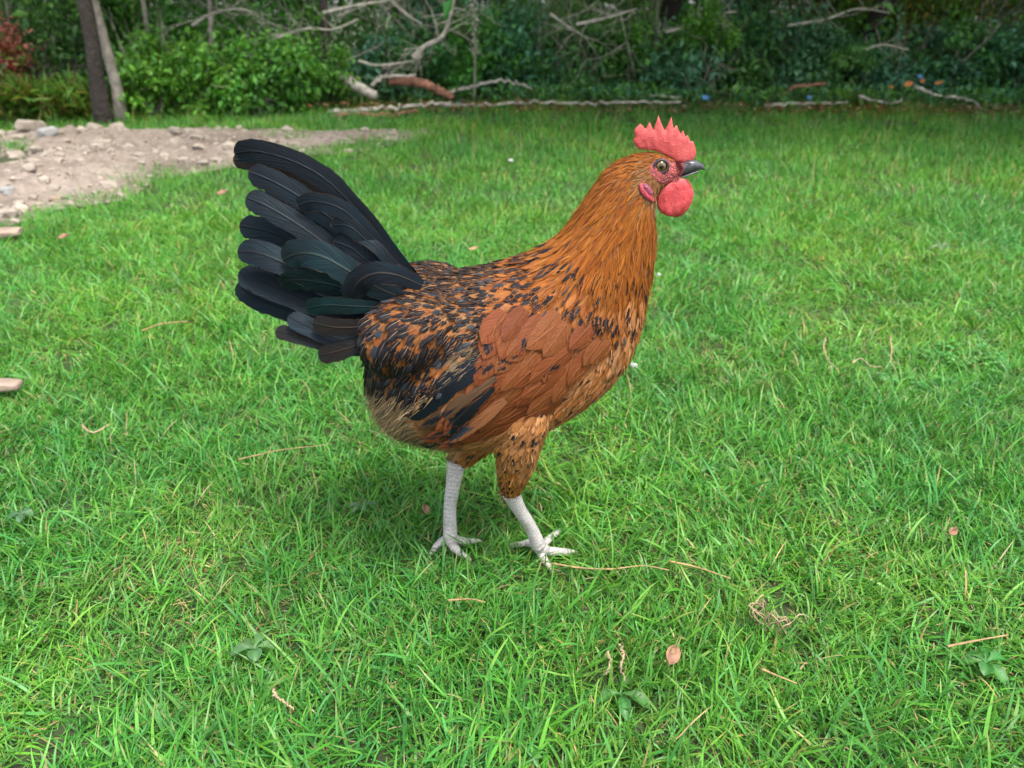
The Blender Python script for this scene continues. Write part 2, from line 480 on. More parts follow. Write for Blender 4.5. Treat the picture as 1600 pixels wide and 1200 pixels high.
def sow(y0, y1, step, kinds, s0, s1, prob=1.0):
    y = y0
    while y < y1:
        half = .80 * y + (1.0 if y < 2.4 else 2.8)
        n = int(2 * half / step)
        for x in np.linspace(-half, half, n):
            xx, yy = x + RNG.normal(0, step * .45), y + RNG.normal(0, step * .45)
            if RNG.random() > prob: continue
            inside = in_poly([xx], [yy], BARE)[0]
            if inside:
                d = poly_dist([xx], [yy], BARE)[0]
                if d > .04 + (.16 if xx > -1.1 else 0) + .30 * max(0, mnoise.noise(Vector((xx * 4, yy * 4, 2)))) and mnoise.noise(Vector((xx * 2.4, yy * 2.4, 5))) < .38: continue
            hgt = 1 + .42 * mnoise.noise(Vector((xx * 2.3, yy * 2.3, 0))) + .25 * mnoise.noise(Vector((xx * 7, yy * 7, 4)))
            for f in FEET:
                r = math.hypot(xx - f.x, yy - f.y)
                if r < .06: hgt *= .85 + .15 * (r / .06) ** 2
            r = math.hypot(xx - HOLE.x, yy - HOLE.y)
            if r < .038: continue
            s = RNG.uniform(s0, s1)
            kd = kinds[RNG.integers(len(kinds))]
            if kinds[0] == 0 and mnoise.noise(Vector((xx * 4.2, yy * 4.2, 31))) + .4 * mnoise.noise(Vector((xx * 13, yy * 13, 31))) > .40:
                if RNG.random() < .3: kd = 15 + RNG.integers(2)
                else: put(xx + RNG.normal(0, .02), yy + RNG.normal(0, .02), 15 + RNG.integers(2), s, s)
            put(xx, yy, kd, s, s * max(.4, hgt))
        y += step
sow(.22, 1.25, .046, list(range(8)), .85, 1.15)
sow(1.25, 2.4, .062, list(range(8)), .95, 1.25)
sow(2.4, 4.3, .085, list(range(8, 12)), 1.0, 1.3)
sow(4.3, 7.5, .14, list(range(8, 12)), 1.2, 1.7)
sow(3.0, 5.8, .20, [12, 13, 14], .7, 1.2, .8)
tag(scatter('grass', turf, P, rot, scl, idx), kind='stuff')

# clover among the grass
def clover_leaf(r, h, tilt, rng):
    g = Geo()
    V, q, tt, _ = tube_geo([[0, 0, -.004], [.002, 0, h * .5], [0, 0, h]], [.0006, .0005, .0004], 5, 4, caps=False)
    g.add(V, q, tint=(.07, .17, .04))
    for k in range(3):
        a = k * 2.094 + rng.normal(0, .15)
        rr = r * rng.uniform(.85, 1.1)
        pts = []
        for w_, l_ in ((0, 0), (.55, .35), (.95, .75), (.85, 1.15), (.40, 1.36)):
            pts.append((w_, l_))
        mid = [(0, 0), (0, .4), (0, .75), (0, 1.05), (0, 1.26)]
        tl = tilt + rng.normal(0, .15)
        def tr(w_, l_, z): 
            x_, z_ = l_ * rr * math.cos(tl) - z * math.sin(tl), l_ * rr * math.sin(tl) + z * math.cos(tl)
            y_ = w_ * rr * .62
            return [x_ * math.cos(a) - y_ * math.sin(a), x_ * math.sin(a) + y_ * math.cos(a), h + z_]
        Lp = [tr(-w_, l_, w_ * rr * .22) for w_, l_ in pts]; M = [tr(w_, l_, 0) for w_, l_ in mid]; Rp = [tr(w_, l_, w_ * rr * .22) for w_, l_ in pts]
        V = np.array([v for row in zip(Lp, M, Rp) for v in row])
        c = np.array([(.080, .230, .060), (.065, .205, .055), (.095, .255, .055)][rng.integers(3)])
        tn = np.tile(c, (15, 1)); tn[7] *= 1.5; tn[6] *= 1.3; tn[8] *= 1.3                     # the pale chevron
        g.add(V, grid_faces(1, 5, 3), tint=tn)
    return g
cl = []
for k in range(5):
    g = Geo()
    for j in range(7):
        r, a = .03 * math.sqrt(RNG.random()), RNG.random() * 6.283
        q = clover_leaf(RNG.uniform(.0040, .0070), RNG.uniform(.012, .024), RNG.uniform(.0, .45), RNG)
        ca = RNG.random() * 6.283
        V = np.vstack(q.V); V = np.stack([V[:, 0] * math.cos(ca) - V[:, 1] * math.sin(ca) + r * math.cos(a), V[:, 0] * math.sin(ca) + V[:, 1] * math.cos(ca) + r * math.sin(a), V[:, 2]], -1)
        g.add(V, np.vstack(q.q), tint=np.vstack(q.at['tint']))
    me = g.mesh('clover_%d' % k); me.materials.append(MAT['grass']); cl.append(bpy.data.objects.new('clover_%d' % k, me))
P, rot, scl, idx = [], [], [], []
for _ in range(2600):
    y = RNG.uniform(.28, 1.7); x = RNG.uniform(-.8 * y - .4, .8 * y + .4)
    nz = mnoise.noise(Vector((x * 3.1, y * 3.1, 20))) + .35 * mnoise.noise(Vector((x * 9, y * 9, 20))) + (.08 if y < .62 else -.12)
    if nz < .50 or min(math.hypot(x - f.x, y - f.y) for f in FEET) < .05: continue
    put(x, y, RNG.integers(5), RNG.uniform(.8, 1.25), RNG.uniform(.8, 1.15))
tag(scatter('clover', collection_of('clover_clumps', cl), P, rot, scl, idx), kind='stuff')

# ------------------------------------------------------------------ the wood behind the lawn
def leaf_cloud(n, centre, radii, size, cols, rng, hang=.35, shape=.5, clumps=18, flat=1.0, aspect=.5):
    """leaf-sized bent faces gathered in uneven sprays through a crown's volume"""
    cc = unit(rng.normal(size=(clumps, 3))) * (rng.random((clumps, 1)) ** .45)
    cc[:, 2] = cc[:, 2] * flat
    w = rng.random(clumps) ** 2 + .1; pickc = rng.choice(clumps, n, p=w / w.sum())
    Pn = cc[pickc] + rng.normal(0, 1, (n, 3)) * rng.uniform(.10, .26, clumps)[pickc][:, None]
    C = np.array(centre) + Pn * np.array(radii)
    C[:, 2] = np.maximum(C[:, 2], .01)
    L = rng.uniform(*size, n); W = L * aspect * rng.uniform(.8, 1.2, n)
    az = rng.random(n) * 2 * np.pi; dn = rng.normal(-hang, .5, n)
    Dr = np.stack([np.cos(az) * np.cos(dn), np.sin(az) * np.cos(dn), np.sin(dn)], -1)
    up = unit(np.stack([rng.normal(0, .5, n), rng.normal(0, .5, n), np.ones(n)], -1))
    B = unit(np.cross(Dr, up)); N2 = np.cross(B, Dr)
    V = np.stack([C, C + Dr * (L * .45)[:, None] + B * (W * .5)[:, None] + N2 * (W * .15)[:, None], C + Dr * L[:, None] - N2 * (L * .15)[:, None], C + Dr * (L * .45)[:, None] - B * (W * .5)[:, None] + N2 * (W * .15)[:, None]], 1)
    base = np.arange(n)[:, None] * 4
    T = np.concatenate([base + [0, 1, 2], base + [0, 2, 3]])
    col = np.array(cols)[rng.integers(0, len(cols), n)] * rng.uniform(.7, 1.3, (n, 1)) * rng.uniform(.75, 1.25, clumps)[pickc][:, None]
    return V.reshape(-1, 3), T, np.repeat(col, 4, 0)
t = NT('bark')
n1, n2 = t.noise(t.obj(), 6, 4), t.noise(t.obj(), 60, 4)
c_ = t.ramp(t.math('ADD', t.math('MULTIPLY', n1, .5), t.math('MULTIPLY', n2, .5)), [(.35, (.012, .009, .007)), (.5, (.028, .021, .016)), (.68, (.070, .056, .044))])
MAT['bark'] = t.done(t.bsdf(c_, .9, t.bump(n2, 1.0, .012)))
MAT['pale_bark'] = plain('pale_bark', (.20, .175, .145), .85, 24, .5, .9, .008)
MAT['dead_wood'] = plain('bleached_dead_wood', (.36, .32, .265), .8, 30, .45, .8, .004)
MAT['red_wood'] = plain('reddish_rotten_wood', (.24, .105, .065), .85, 26, .6, .9, .005)
MAT['twig'] = plain('grey_twig', (.22, .195, .155), .85, 40, .4, .5, .002)
def limb_geo(g, p, d, L, r, depth, rng, ring=6, spread=.6, up=.08):
    d = np.array(d, float); d /= np.linalg.norm(d)
    pts = [np.array(p, float)]; dd = d.copy()
    for k in range(4):
        dd = unit(dd + rng.normal(0, .16, 3) + [0, 0, up]); pts.append(pts[-1] + dd * L / 4)
    V, q, tt, _ = tube_geo(pts, np.linspace(r, r * .35, 5), ring, 7)
    g.add(V, q, tt)
    tips = [pts[-1]]
    if depth:
        for k in range(rng.integers(2, 4)):
            s = rng.integers(1, 5)
            tips += limb_geo(g, pts[s], unit(dd + rng.normal(0, spread, 3)), L * rng.uniform(.5, .75), r * .5, depth - 1, rng, max(4, ring - 1), spread, up)
    return tips
DARKG = [(0.084, 0.227, 0.065), (0.100, 0.263, 0.067), (0.067, 0.191, 0.073), (0.140, 0.302, 0.090)]
MIDG = [(0.092, 0.259, 0.048), (0.115, 0.304, 0.052), (0.077, 0.221, 0.059), (0.157, 0.351, 0.066)]
LITG = [(0.096, 0.272, 0.036), (0.128, 0.320, 0.042), (0.080, 0.240, 0.042), (0.160, 0.336, 0.064)]
OLIVE = [(0.106, 0.160, 0.027), (0.076, 0.130, 0.025), (0.145, 0.182, 0.034), (0.199, 0.182, 0.046)]
BLUEG = [(0.091, 0.241, 0.150), (0.120, 0.282, 0.177), (0.073, 0.198, 0.120)]
def shrub(name, px, y, w, h, cols, label, group=None, n=2600, size=(.030, .062), z0=.0, stems=5, cat='shrub', hang=.35, aspect=.5, stemmat='twig'):
    x = on_plane(px, 170, y).x
    rng = np.random.default_rng(int(abs(px) * 31 + y * 977) % 99991)
    root = tag(link(name, None, loc=(x, y, gz(x, y))), label, cat, group)
    V, T, tn = leaf_cloud(n, (0, 0, z0 + h * .5), (w * .5, w * .42, h * .52), size, cols, rng, hang, clumps=26, aspect=aspect)
    link('foliage', mesh_from('foliage', V, [T], {'tint': tn}), MAT['leaf'], root)
    g = Geo()
    for k in range(stems):
        a = rng.random() * 6.283
        limb_geo(g, (rng.normal(0, .06), rng.normal(0, .05), -.01), (math.cos(a) * .45, math.sin(a) * .45, 1), h * rng.uniform(.6, .95), rng.uniform(.005, .011), 2, rng, 5)
    link('stem', g.mesh('stem'), MAT[stemmat], root)
    return root
def tree(name, px, y, r, hgt, cw, cols, label, group=None, bark='bark', cz=1.7, n=5200, lean=(0, 0), pxr=190):
    x = on_plane(px, pxr, y).x
    rng = np.random.default_rng(int(abs(px) * 17 + y * 613) % 99991)
    root = tag(link(name, None, loc=(x, y, gz(x, y))), label, 'tree', group)
    g = Geo()
    pts = [[lean[0] * s + rng.normal(0, .02) * (s > 0), lean[1] * s + rng.normal(0, .02) * (s > 0), s * hgt * .75 - .06 * (s == 0)] for s in (0, .04, .12, .3, .55, .8, 1)]
    V, q, tt, _ = tube_geo(pts, [r * 1.7, r * 1.25, r * 1.05, r, r * .85, r * .6, r * .25], 14, 26)
    V = V + unit(V - V.mean(0)) * 0
    V[:, :2] += np.array([[mnoise.noise(Vector(v) * 9) * r * .22, mnoise.noise(Vector(v) * 9 + Vector((7, 0, 0))) * r * .22] for v in V])
    g.add(V, q, tt)
    for k in range(9):
        a = rng.random() * 6.283; z = hgt * rng.uniform(.28, .7)
        limb_geo(g, (lean[0] * z / hgt, lean[1] * z / hgt, z), (math.cos(a), math.sin(a), .5), cw * .45, r * .35, 2, rng, 6)
    link('trunk', g.mesh('trunk'), MAT[bark], root)
    V, T, tn = leaf_cloud(n, (lean[0] * .6, lean[1] * .6, cz + (hgt - cz) * .5), (cw * .5, cw * .5, (hgt - cz) * .55), (.06, .13), cols, rng, .3, clumps=40)
    link('crown', mesh_from('crown', V, [T], {'tint': tn}), MAT['leaf'], root)
    return root
TG = 'trees of the wood behind the lawn'
tree('tree', 163, 4.30, .034, 5.4, 2.6, DARKG, 'dark thick-trunked tree at the back edge of the bare earth', TG)
tree('tree', 188, 4.46, .024, 4.2, 2.2, MIDG, 'slim grey trunk standing close beside the dark thick trunk', TG, 'pale_bark', lean=(-.15, .1))
tree('tree', 264, 4.9, .013, 3.2, 1.6, LITG, 'thin pole-like sapling between the grey trunk and the white-dotted stalk', TG, 'pale_bark', 1.5, 2600)
tree('tree', 354, 4.9, .014, 3.4, 1.6, LITG, 'pale thin sapling right of the flower spike shrub, above the green grassy bank', TG, 'pale_bark', 1.5, 2600)
tree('tree', 517, 5.1, .026, 4.0, 2.4, MIDG, 'dark narrow trunk beside the grey fallen log', TG, 'bark', 1.5, 3600, (.10, 0))
for k, (px, y, r) in enumerate([(-260, 7.2, .12), (395, 7.9, .12), (700, 8.4, .13), (1110, 7.6, .12), (1330, 7.0, .11), (1530, 7.2, .11), (1800, 7.0, .13)]):
    tree('tree', px, y, r, 5.6 + .3 * (k % 3), 4.2, (DARKG, MIDG, DARKG)[k % 3], 'tall dark tree standing deep in the wood behind the undergrowth', TG, ('bark', 'pale_bark')[k % 2], 1.3, 6000)
for k, (px, y, lb) in enumerate([(1010, 6.4, 'leaning tree behind the head whose boughs shade the far lawn'), (1300, 6.3, 'leaning tree whose boughs shade the far lawn right of the head'), (1600, 6.2, 'leaning tree at the far right whose boughs shade the lawn')]):
    tree('tree', px, y, .06, 4.6, 4.3, DARKG, lb, TG, 'bark', 1.25, 11000, (.1, -2.9))

SG, S2, S3 = 'dark undergrowth shrubs along the far lawn', 'bright shrubs behind the bare earth', 'olive shrubs right of the lawn edge'
shrub('shrub', -70, 4.5, .9, .55, OLIVE, 'olive shrub at the left end of the bare earth', None, 3000)
shrub('flowering_shrub', 5, 4.75, .42, .42, [(.60, .18, .15), (.66, .24, .20), (.50, .12, .12), (.06, .10, .03), (.60, .30, .25)], 'pinkish red shrub at the left, above the yellowish tussock', None, 3200, (.020, .040), z0=.10)
shrub('bare_shrub', 15, 5.0, .6, .75, [(.16, .075, .075), (.20, .11, .09), (.05, .08, .02)], 'purplish twiggy shrub above the pinkish red shrub', None, 700, (.02, .04), z0=.1, stems=16)
shrub('yellowish_tussock', 80, 4.42, .62, .20, OLIVE + LITG, 'yellow-green tussock before the pinkish red shrub', None, 3600, (.05, .12), hang=-.5, aspect=.10, cat='tussock')
shrub('shrub', 105, 5.2, .9, .9, DARKG, 'dark shrub filling the gap left of the thick trunk', None, 3400)
for k, (px, y, w, h) in enumerate([(225, 4.62, .45, .36), (290, 4.75, .60, .46), (345, 4.66, .50, .42), (410, 4.72, .55, .38), (470, 4.85, .55, .48), (440, 5.3, .9, .80), (330, 5.5, .9, .85), (230, 5.5, .8, .95)]):
    shrub('shrub', px, y, w, h, (LITG, MIDG)[k % 2] if k < 5 else MIDG,
          ('light green weedy shrub right beside the thick dark trunk', 'leafy green shrub with brown seed stalks at the back of the bare earth', 'bright green shrub above the grass tuft on the bare earth', 'vivid green grassy shrub behind the tip of the tail', 'bright green shrub left of the dark narrow trunk')[k] if k < 5 else ('mid green bush behind the pale thin sapling', 'mid green bush behind the thin pole-like sapling', 'mid green bush right behind the slim grey trunk')[k - 5], S2, 3000, (.028, .058))
for k, (px, y, w, h) in enumerate([(585, 5.3, .6, .35), (655, 5.45, .7, .55), (740, 5.5, .7, .50), (820, 5.6, .8, .62), (905, 5.5, .7, .48), (985, 5.6, .8, .55), (1060, 5.5, .7, .48), (1130, 5.6, .8, .55), (560, 5.9, 1.0, .95), (700, 6.1, 1.1, 1.0), (850, 6.2, 1.2, 1.05), (1000, 6.2, 1.2, 1.0), (1130, 6.3, 1.2, 1.0)]):
    shrub('shrub', px, y, w, h, (BLUEG, DARKG, MIDG)[k % 3], ('dark shrub behind the slanting grey log and the reddish log', 'bluish shrub under the forked dead branch', 'dark shrub at the foot of the white flower stalk', 'green shrub right of the white flower stalk', 'bluish dark shrub under the pale starry twig', 'dark shrub behind the comb, above the shorter pole', 'green shrub right of the comb, before the deep wood', 'bluish shrub behind the blue scrap next to the head',
          'tall dark shrub right behind the dark narrow trunk', 'tall shrub behind the forked dead branch', 'tall shrub between the flower stalk and the starry twig', 'tall dark shrub high behind the comb', 'tall shrub behind the small yellow-green one')[k], SG, 3000)
for k, (px, y, w, h) in enumerate([(1210, 5.6, .9, .50), (1300, 5.6, .9, .45), (1390, 5.6, .9, .48), (1480, 5.5, .9, .46), (1570, 5.5, .9, .50), (1670, 5.4, 1.0, .6)]):
    shrub('shrub', px, y, w, h, (BLUEG, DARKG)[k % 2], ('low bluish shrub right of the blue scrap by the head', 'low dark shrub behind the bent reddish stick', 'low bluish shrub left of the orange litter', 'low dark shrub behind the orange litter', 'low bluish shrub above the stick at the far right', 'low dark shrub cut by the right frame edge')[k], 'low shaded shrubs behind the far lawn', 3000)
for k, (px, y, w, h) in enumerate([(1215, 6.2, 1.1, 1.0), (1330, 6.2, 1.2, 1.1), (1450, 6.2, 1.1, 1.05), (1560, 6.3, 1.2, 1.1), (1680, 6.2, 1.2, 1.1)]):
    shrub('shrub', px, y, w, h, (OLIVE, MIDG)[k % 2], ('olive shrub under the left end of the yellowish twig', 'green shrub behind the yellowish twig', 'olive shrub above the orange litter', 'tall green shrub near the right frame edge', 'tall olive shrub cut by the right frame edge')[k], S3, 3600)
shrub('shrub', 1090, 5.3, .34, .34, LITG, 'small yellow-green sunlit shrub above the blue scrap', None, 1300, (.02, .045), z0=.28)
# the wood goes on behind as one mass
g = Geo()
for k in range(44):
    a = R(-62 + k * 2.9)
    rr = 9 + 2.2 * RNG.random()
    V, T, tn = leaf_cloud(1500, (rr * math.sin(a), rr * math.cos(a), 1.7), (.9, .9, 2.2), (.12, .24), DARKG, RNG, .3, clumps=30)
    g.add(V, (), T, tint=tn)
tag(link('far_woodland', g.mesh('far_woodland'), MAT['leaf']), kind='stuff')

# dead leaves and stick bits strewn along the wood's edge
V, T, tn = leaf_cloud(2600, (0, 0, 0), (1, 1, 1), (.02, .05), [(.20, .11, .06), (.28, .18, .10), (.13, .075, .05), (.34, .25, .16), (.24, .10, .05)], RNG, .1, clumps=40)
n = len(V) // 4
px_, yy_ = RNG.uniform(470, 1750, n), 4.72 + np.abs(RNG.normal(0, .28, n))
c0 = V.reshape(n, 4, 3)[:, :1].copy()
Q = V.reshape(n, 4, 3) - c0; Q[..., 2] *= .6
X = np.array([on_plane(a, 170, b).x for a, b in zip(px_, yy_)])
Q = Q + np.stack([X, yy_, np.array([gz(a, b) for a, b in zip(X, yy_)]) + RNG.uniform(.01, .06, n)], -1)[:, None]
tag(link('leaf_litter', mesh_from('leaf_litter', Q.reshape(-1, 3), [T], {'tint': tn}), MAT['leaf']), kind='stuff')
# low ground plants at the foot of the shrubs, part hiding the sticks
V, T, tn = leaf_cloud(9000, (0, 0, 0), (1, 1, 1), (.025, .07), BLUEG + DARKG + MIDG, RNG, -.5, clumps=60, aspect=.3)
n = len(V) // 4
cl_ = RNG.uniform(480, 1800, 90)
px_ = cl_[RNG.integers(0, 90, n)] + RNG.normal(0, 16, n); yy_ = 4.98 + np.abs(RNG.normal(0, .26, n))
Q = V.reshape(n, 4, 3); Q = Q - Q[:, :1]
X = np.array([on_plane(a, 170, b).x for a, b in zip(px_, yy_)])
Q = Q + np.stack([X, yy_, np.array([gz(a, b) for a, b in zip(X, yy_)]) + RNG.uniform(.0, .11, n)], -1)[:, None]
tag(link('ground_cover', mesh_from('ground_cover', Q.reshape(-1, 3), [T], {'tint': tn}), MAT['leaf']), kind='stuff')
# ------------------------------------------------------------------ the rooster
ROOT = Vector((on_plane(780, 850).x, D, 0.0))
rooster = tag(link('rooster', None, loc=ROOT), 'orange brown rooster with black tail, red comb and white legs standing on the grass', 'rooster')
def rpart(name, geo, mat, parent=None, smooth=True, **kw):
    me = geo.mesh(name, ROOT, smooth) if isinstance(geo, Geo) else geo
    return tag(link(name, me, mat, parent or rooster), **kw)

def px_loop(pts, y=D): return [on_plane(*p, y) for p in pts]

# body, neck and head: one loft between a back line and a belly line, thighs grown into it
SEC = [((584, 486), (578, 545), .018), ((606, 462), (578, 600), .036), ((648, 444), (604, 652), .057), ((702, 434), (664, 678), .074),
       ((758, 423), (762, 682), .086), ((806, 408), (850, 662), .090), ((842, 392), (922, 625), .087), ((870, 372), (974, 574), .078),
       ((890, 349), (998, 522), .066), ((907, 324), (1008, 474), .055), ((922, 300), (1019, 422), .046), ((938, 277), (1024, 372), .039),
       ((954, 260), (1020, 336), .0335), ((975, 247), (1022, 312), .029), ((1002, 239), (1034, 298), .025), ((1030, 240), (1050, 286), .020),
       ((1050, 247), (1060, 278), .014), ((1062, 256), (1066, 272), .008)]
top = catmull([list(on_plane(*s[0])) for s in SEC], 90)
bot = catmull([list(on_plane(*s[1])) for s in SEC], 90)
wid = np.interp(np.linspace(0, 1, 90), np.linspace(0, 1, len(SEC)), [s[2] for s in SEC])
RN = 40
th = np.linspace(0, 2 * np.pi, RN, endpoint=False)
cen, hal = (top + bot) / 2, (top - bot) / 2
BV = cen[:, None] + hal[:, None] * np.cos(th)[None, :, None]
BV[..., 1] -= wid[:, None] * (np.sign(np.sin(th)) * np.abs(np.sin(th)) ** .9)[None]
i = np.arange(89)[:, None] * RN; j = np.arange(RN)[None]
bq = np.stack([i + j, i + RN + j, i + RN + (j + 1) % RN, i + (j + 1) % RN], -1).reshape(-1, 4)
bg = Geo()
nb = 90 * RN
jj = np.arange(RN)
bg.add(np.vstack([BV.reshape(-1, 3), cen[0], cen[-1]]), bq,
       np.vstack([np.stack([jj, (jj + 1) % RN, np.full(RN, nb)], -1), np.stack([89 * RN + (jj + 1) % RN, 89 * RN + jj, np.full(RN, nb + 1)], -1)]))
NEAR_HOCK, FAR_HOCK = on_plane(797, 768, D - .036), on_plane(713, 722, D + .034)
for pts, rad in (([on_plane(822, 612, D - .032), on_plane(811, 668, D - .050), on_plane(806, 722, D - .046), NEAR_HOCK], (.036, .0285, .0200, .0110)),
                 ([on_plane(770, 600, D + .045), on_plane(745, 670, D + .046), on_plane(726, 704, D + .040), FAR_HOCK], (.045, .032, .020, .012))):
    V, q, t, _ = tube_geo([list(p) for p in pts], rad, 20, 24)
    bg.add(V, q, t)
for sgn in (-1, 1):                                             # the saddle hangs over each flank as a full cushion
    c0 = on_plane(640, 520, D - .050); c0.y = D + sgn * .050
    V, q, t, _ = tube_geo([[c0.x + .052, c0.y, c0.z + .016], [c0.x + .030, c0.y, c0.z + .010], [c0.x, c0.y, c0.z], [c0.x - .030, c0.y, c0.z - .012], [c0.x - .044, c0.y, c0.z - .018]], [.010, .036, .047, .040, .014], 20, 20, .75)
    bg.add(V, q, t)
tmp = bpy.data.objects.new('body', bg.mesh('body_cage', ROOT))
COL.objects.link(tmp)
rm = tmp.modifiers.new('remesh', 'REMESH'); rm.mode = 'VOXEL'; rm.voxel_size = .0032
sm = tmp.modifiers.new('smooth', 'SMOOTH'); sm.factor = .6; sm.iterations = 8
body_me = bpy.data.meshes.new_from_object(tmp.evaluated_get(bpy.context.evaluated_depsgraph_get()))
bpy.data.objects.remove(tmp)
body_me.name = 'body'
body_me.polygons.foreach_set('use_smooth', np.ones(len(body_me.polygons), bool))
t = NT('downy_skin')
n_ = t.noise(t.obj(), 160, 4)
c_ = t.ramp(n_, [(.3, (.10, .035, .010)), (.7, (.26, .095, .025))])
MAT['skin'] = t.done(t.bsdf(c_, .9, t.bump(n_, .8, .002)))
body = rpart('body', body_me, MAT['skin'])
bv = np.zeros(len(body_me.vertices) * 3, np.float32); body_me.vertices.foreach_get('co', bv); bv = bv.reshape(-1, 3) + np.array(ROOT, np.float32)
body_me.calc_loop_triangles()
bt = np.zeros(len(body_me.loop_triangles) * 3, np.int32); body_me.loop_triangles.foreach_get('vertices', bt); bt = bt.reshape(-1, 3)
bn = np.zeros(len(body_me.vertices) * 3, np.float32); body_me.vertices.foreach_get('normal', bn); bn = bn.reshape(-1, 3)
BVH = BVHTree.FromPolygons([tuple(v) for v in bv], [tuple(f) for f in bt])
def cast(px, py, back=None):
    """where the line of sight through a pixel meets the near flank"""
    d = ray(px, py).normalized()
    p, nrm, _, dist = BVH.ray_cast(CAM, d)
    if p is None:
        p = on_plane(px, py, back if back else D - .05); nrm = Vector((0, -1, 0))
    return p, nrm
def mirror(V):
    V = np.array(V, float); V[..., 1] = 2 * D - V[..., 1]; return V

# ---- feathers
PROF = {'round': ([0, .1, .3, .55, .78, .9, .97, 1], [.25, .6, .9, 1, .92, .68, .38, .10]),
        'lance': ([0, .12, .35, .6, .8, .93, 1], [.3, .75, 1, .9, .62, .3, .03]),
        'wing': ([0, .1, .3, .6, .80, .88, .94, .98, 1], [.45, .75, .95, 1, 1, .93, .74, .45, .12]),
        'strand': ([0, .5, 1], [1, .8, .1])}
def feathers(P, Dr, N, L, W, bend, camber, prof, S=7, A=5, jag=.0):
    """n feathers on roots P; returns verts (n,S+1,A,3) and (u,v)"""
    n = len(P)
    L, W, bend, camber = (np.broadcast_to(np.asarray(x, float), (n,)) for x in (L, W, bend, camber))
    B = unit(np.cross(Dr, N)); N2 = np.cross(B, Dr)
    v = np.linspace(0, 1, S + 1); v = v + .28 * v * (1 - v)
    u = np.linspace(-1, 1, A)
    w = np.interp(v, *PROF[prof])
    bb = np.where(np.abs(bend) < 1e-3, 1e-3, bend)
    x = L[:, None] * np.sin(bb[:, None] * v) / bb[:, None]
    z = -L[:, None] * (1 - np.cos(bb[:, None] * v)) / bb[:, None]
    hw = W[:, None] * .5 * w[None]
    off = hw[:, :, None] * u[None, None]
    if jag:
        off = off * (1 + jag * RNG.normal(size=off.shape) * (np.abs(u) > .9))
    zz = z[:, :, None] - camber[:, None, None] * hw[:, :, None] * (u ** 2)[None, None]
    # the tip is round: the rim falls back from the shaft
    xx = x[:, :, None] - (L[:, None, None] * .10) * (u ** 2)[None, None] * (v[None, :, None] > .85)
    V = P[:, None, None] + xx[..., None] * Dr[:, None, None] + off[..., None] * B[:, None, None] + zz[..., None] * N2[:, None, None]
    uv = np.zeros(V.shape); uv[..., 0] = u[None, None]; uv[..., 1] = v[None, :, None]; uv[..., 2] = RNG.random(n)[:, None, None]
    return V, uv

def conform(V, P, Dr, L, h0, h1):
    """lays each feather's shaft along the body, its tip lifted by h1"""
    n, S1, A = V.shape[:3]
    v = np.linspace(0, 1, S1)
    C = np.empty((n, S1, 3)); Nn = np.empty((n, S1, 3))
    for k in range(n):
        p = Vector(P[k]); q, nr, _, _ = BVH.find_nearest(p)
        d = Vector(Dr[k]); st = L[k] / (S1 - 1)
        for j in range(S1):
            C[k, j] = q + nr * (h0 + h1[k] * v[j]); Nn[k, j] = nr
            d = (d - nr * d.dot(nr)).normalized()
            d2 = q + d * st
            q2, nr2, _, _ = BVH.find_nearest(d2)
            if q2 is None: q2, nr2 = d2, nr
            nr = (nr * .4 + nr2 * .6).normalized()
            q = d2 if (q2 - d2).length > st * .9 else q2
    T = unit(np.gradient(C, axis=1)); B = unit(np.cross(T, Nn)); N2 = np.cross(B, T)
    return C, T, B, N2
def feathers_on(P, Dr, L, W, h1, camber, prof, S=6, A=5, jag=.18, h0=.0004):
    n = len(P)
    V0 = np.zeros((n, S + 1, A, 3))
    C, T, B, N2 = conform(V0, P, Dr, L, h0, h1)
    v = np.linspace(0, 1, S + 1); u = np.linspace(-1, 1, A)
    w = np.interp(v, *PROF[prof])
    hw = W[:, None] * .5 * w[None]
    off = hw[:, :, None] * u[None, None]
    if jag: off = off * (1 + jag * RNG.normal(size=off.shape) * (np.abs(u) > .9))
    roll = RNG.normal(0, .12, n)[:, None, None]
    zz = -camber * hw[:, :, None] * (u ** 2)[None, None] + off * roll
    back = -(L[:, None, None] * .08) * (u ** 2)[None, None] * (v[None, :, None] > .85)
    V = C[:, :, None] + off[..., None] * B[:, :, None] + zz[..., None] * N2[:, :, None] + back[..., None] * T[:, :, None]
    uv = np.zeros(V.shape); uv[..., 0] = u[None, None]; uv[..., 1] = v[None, :, None]; uv[..., 2] = RNG.random(n)[:, None, None]
    return V, uv

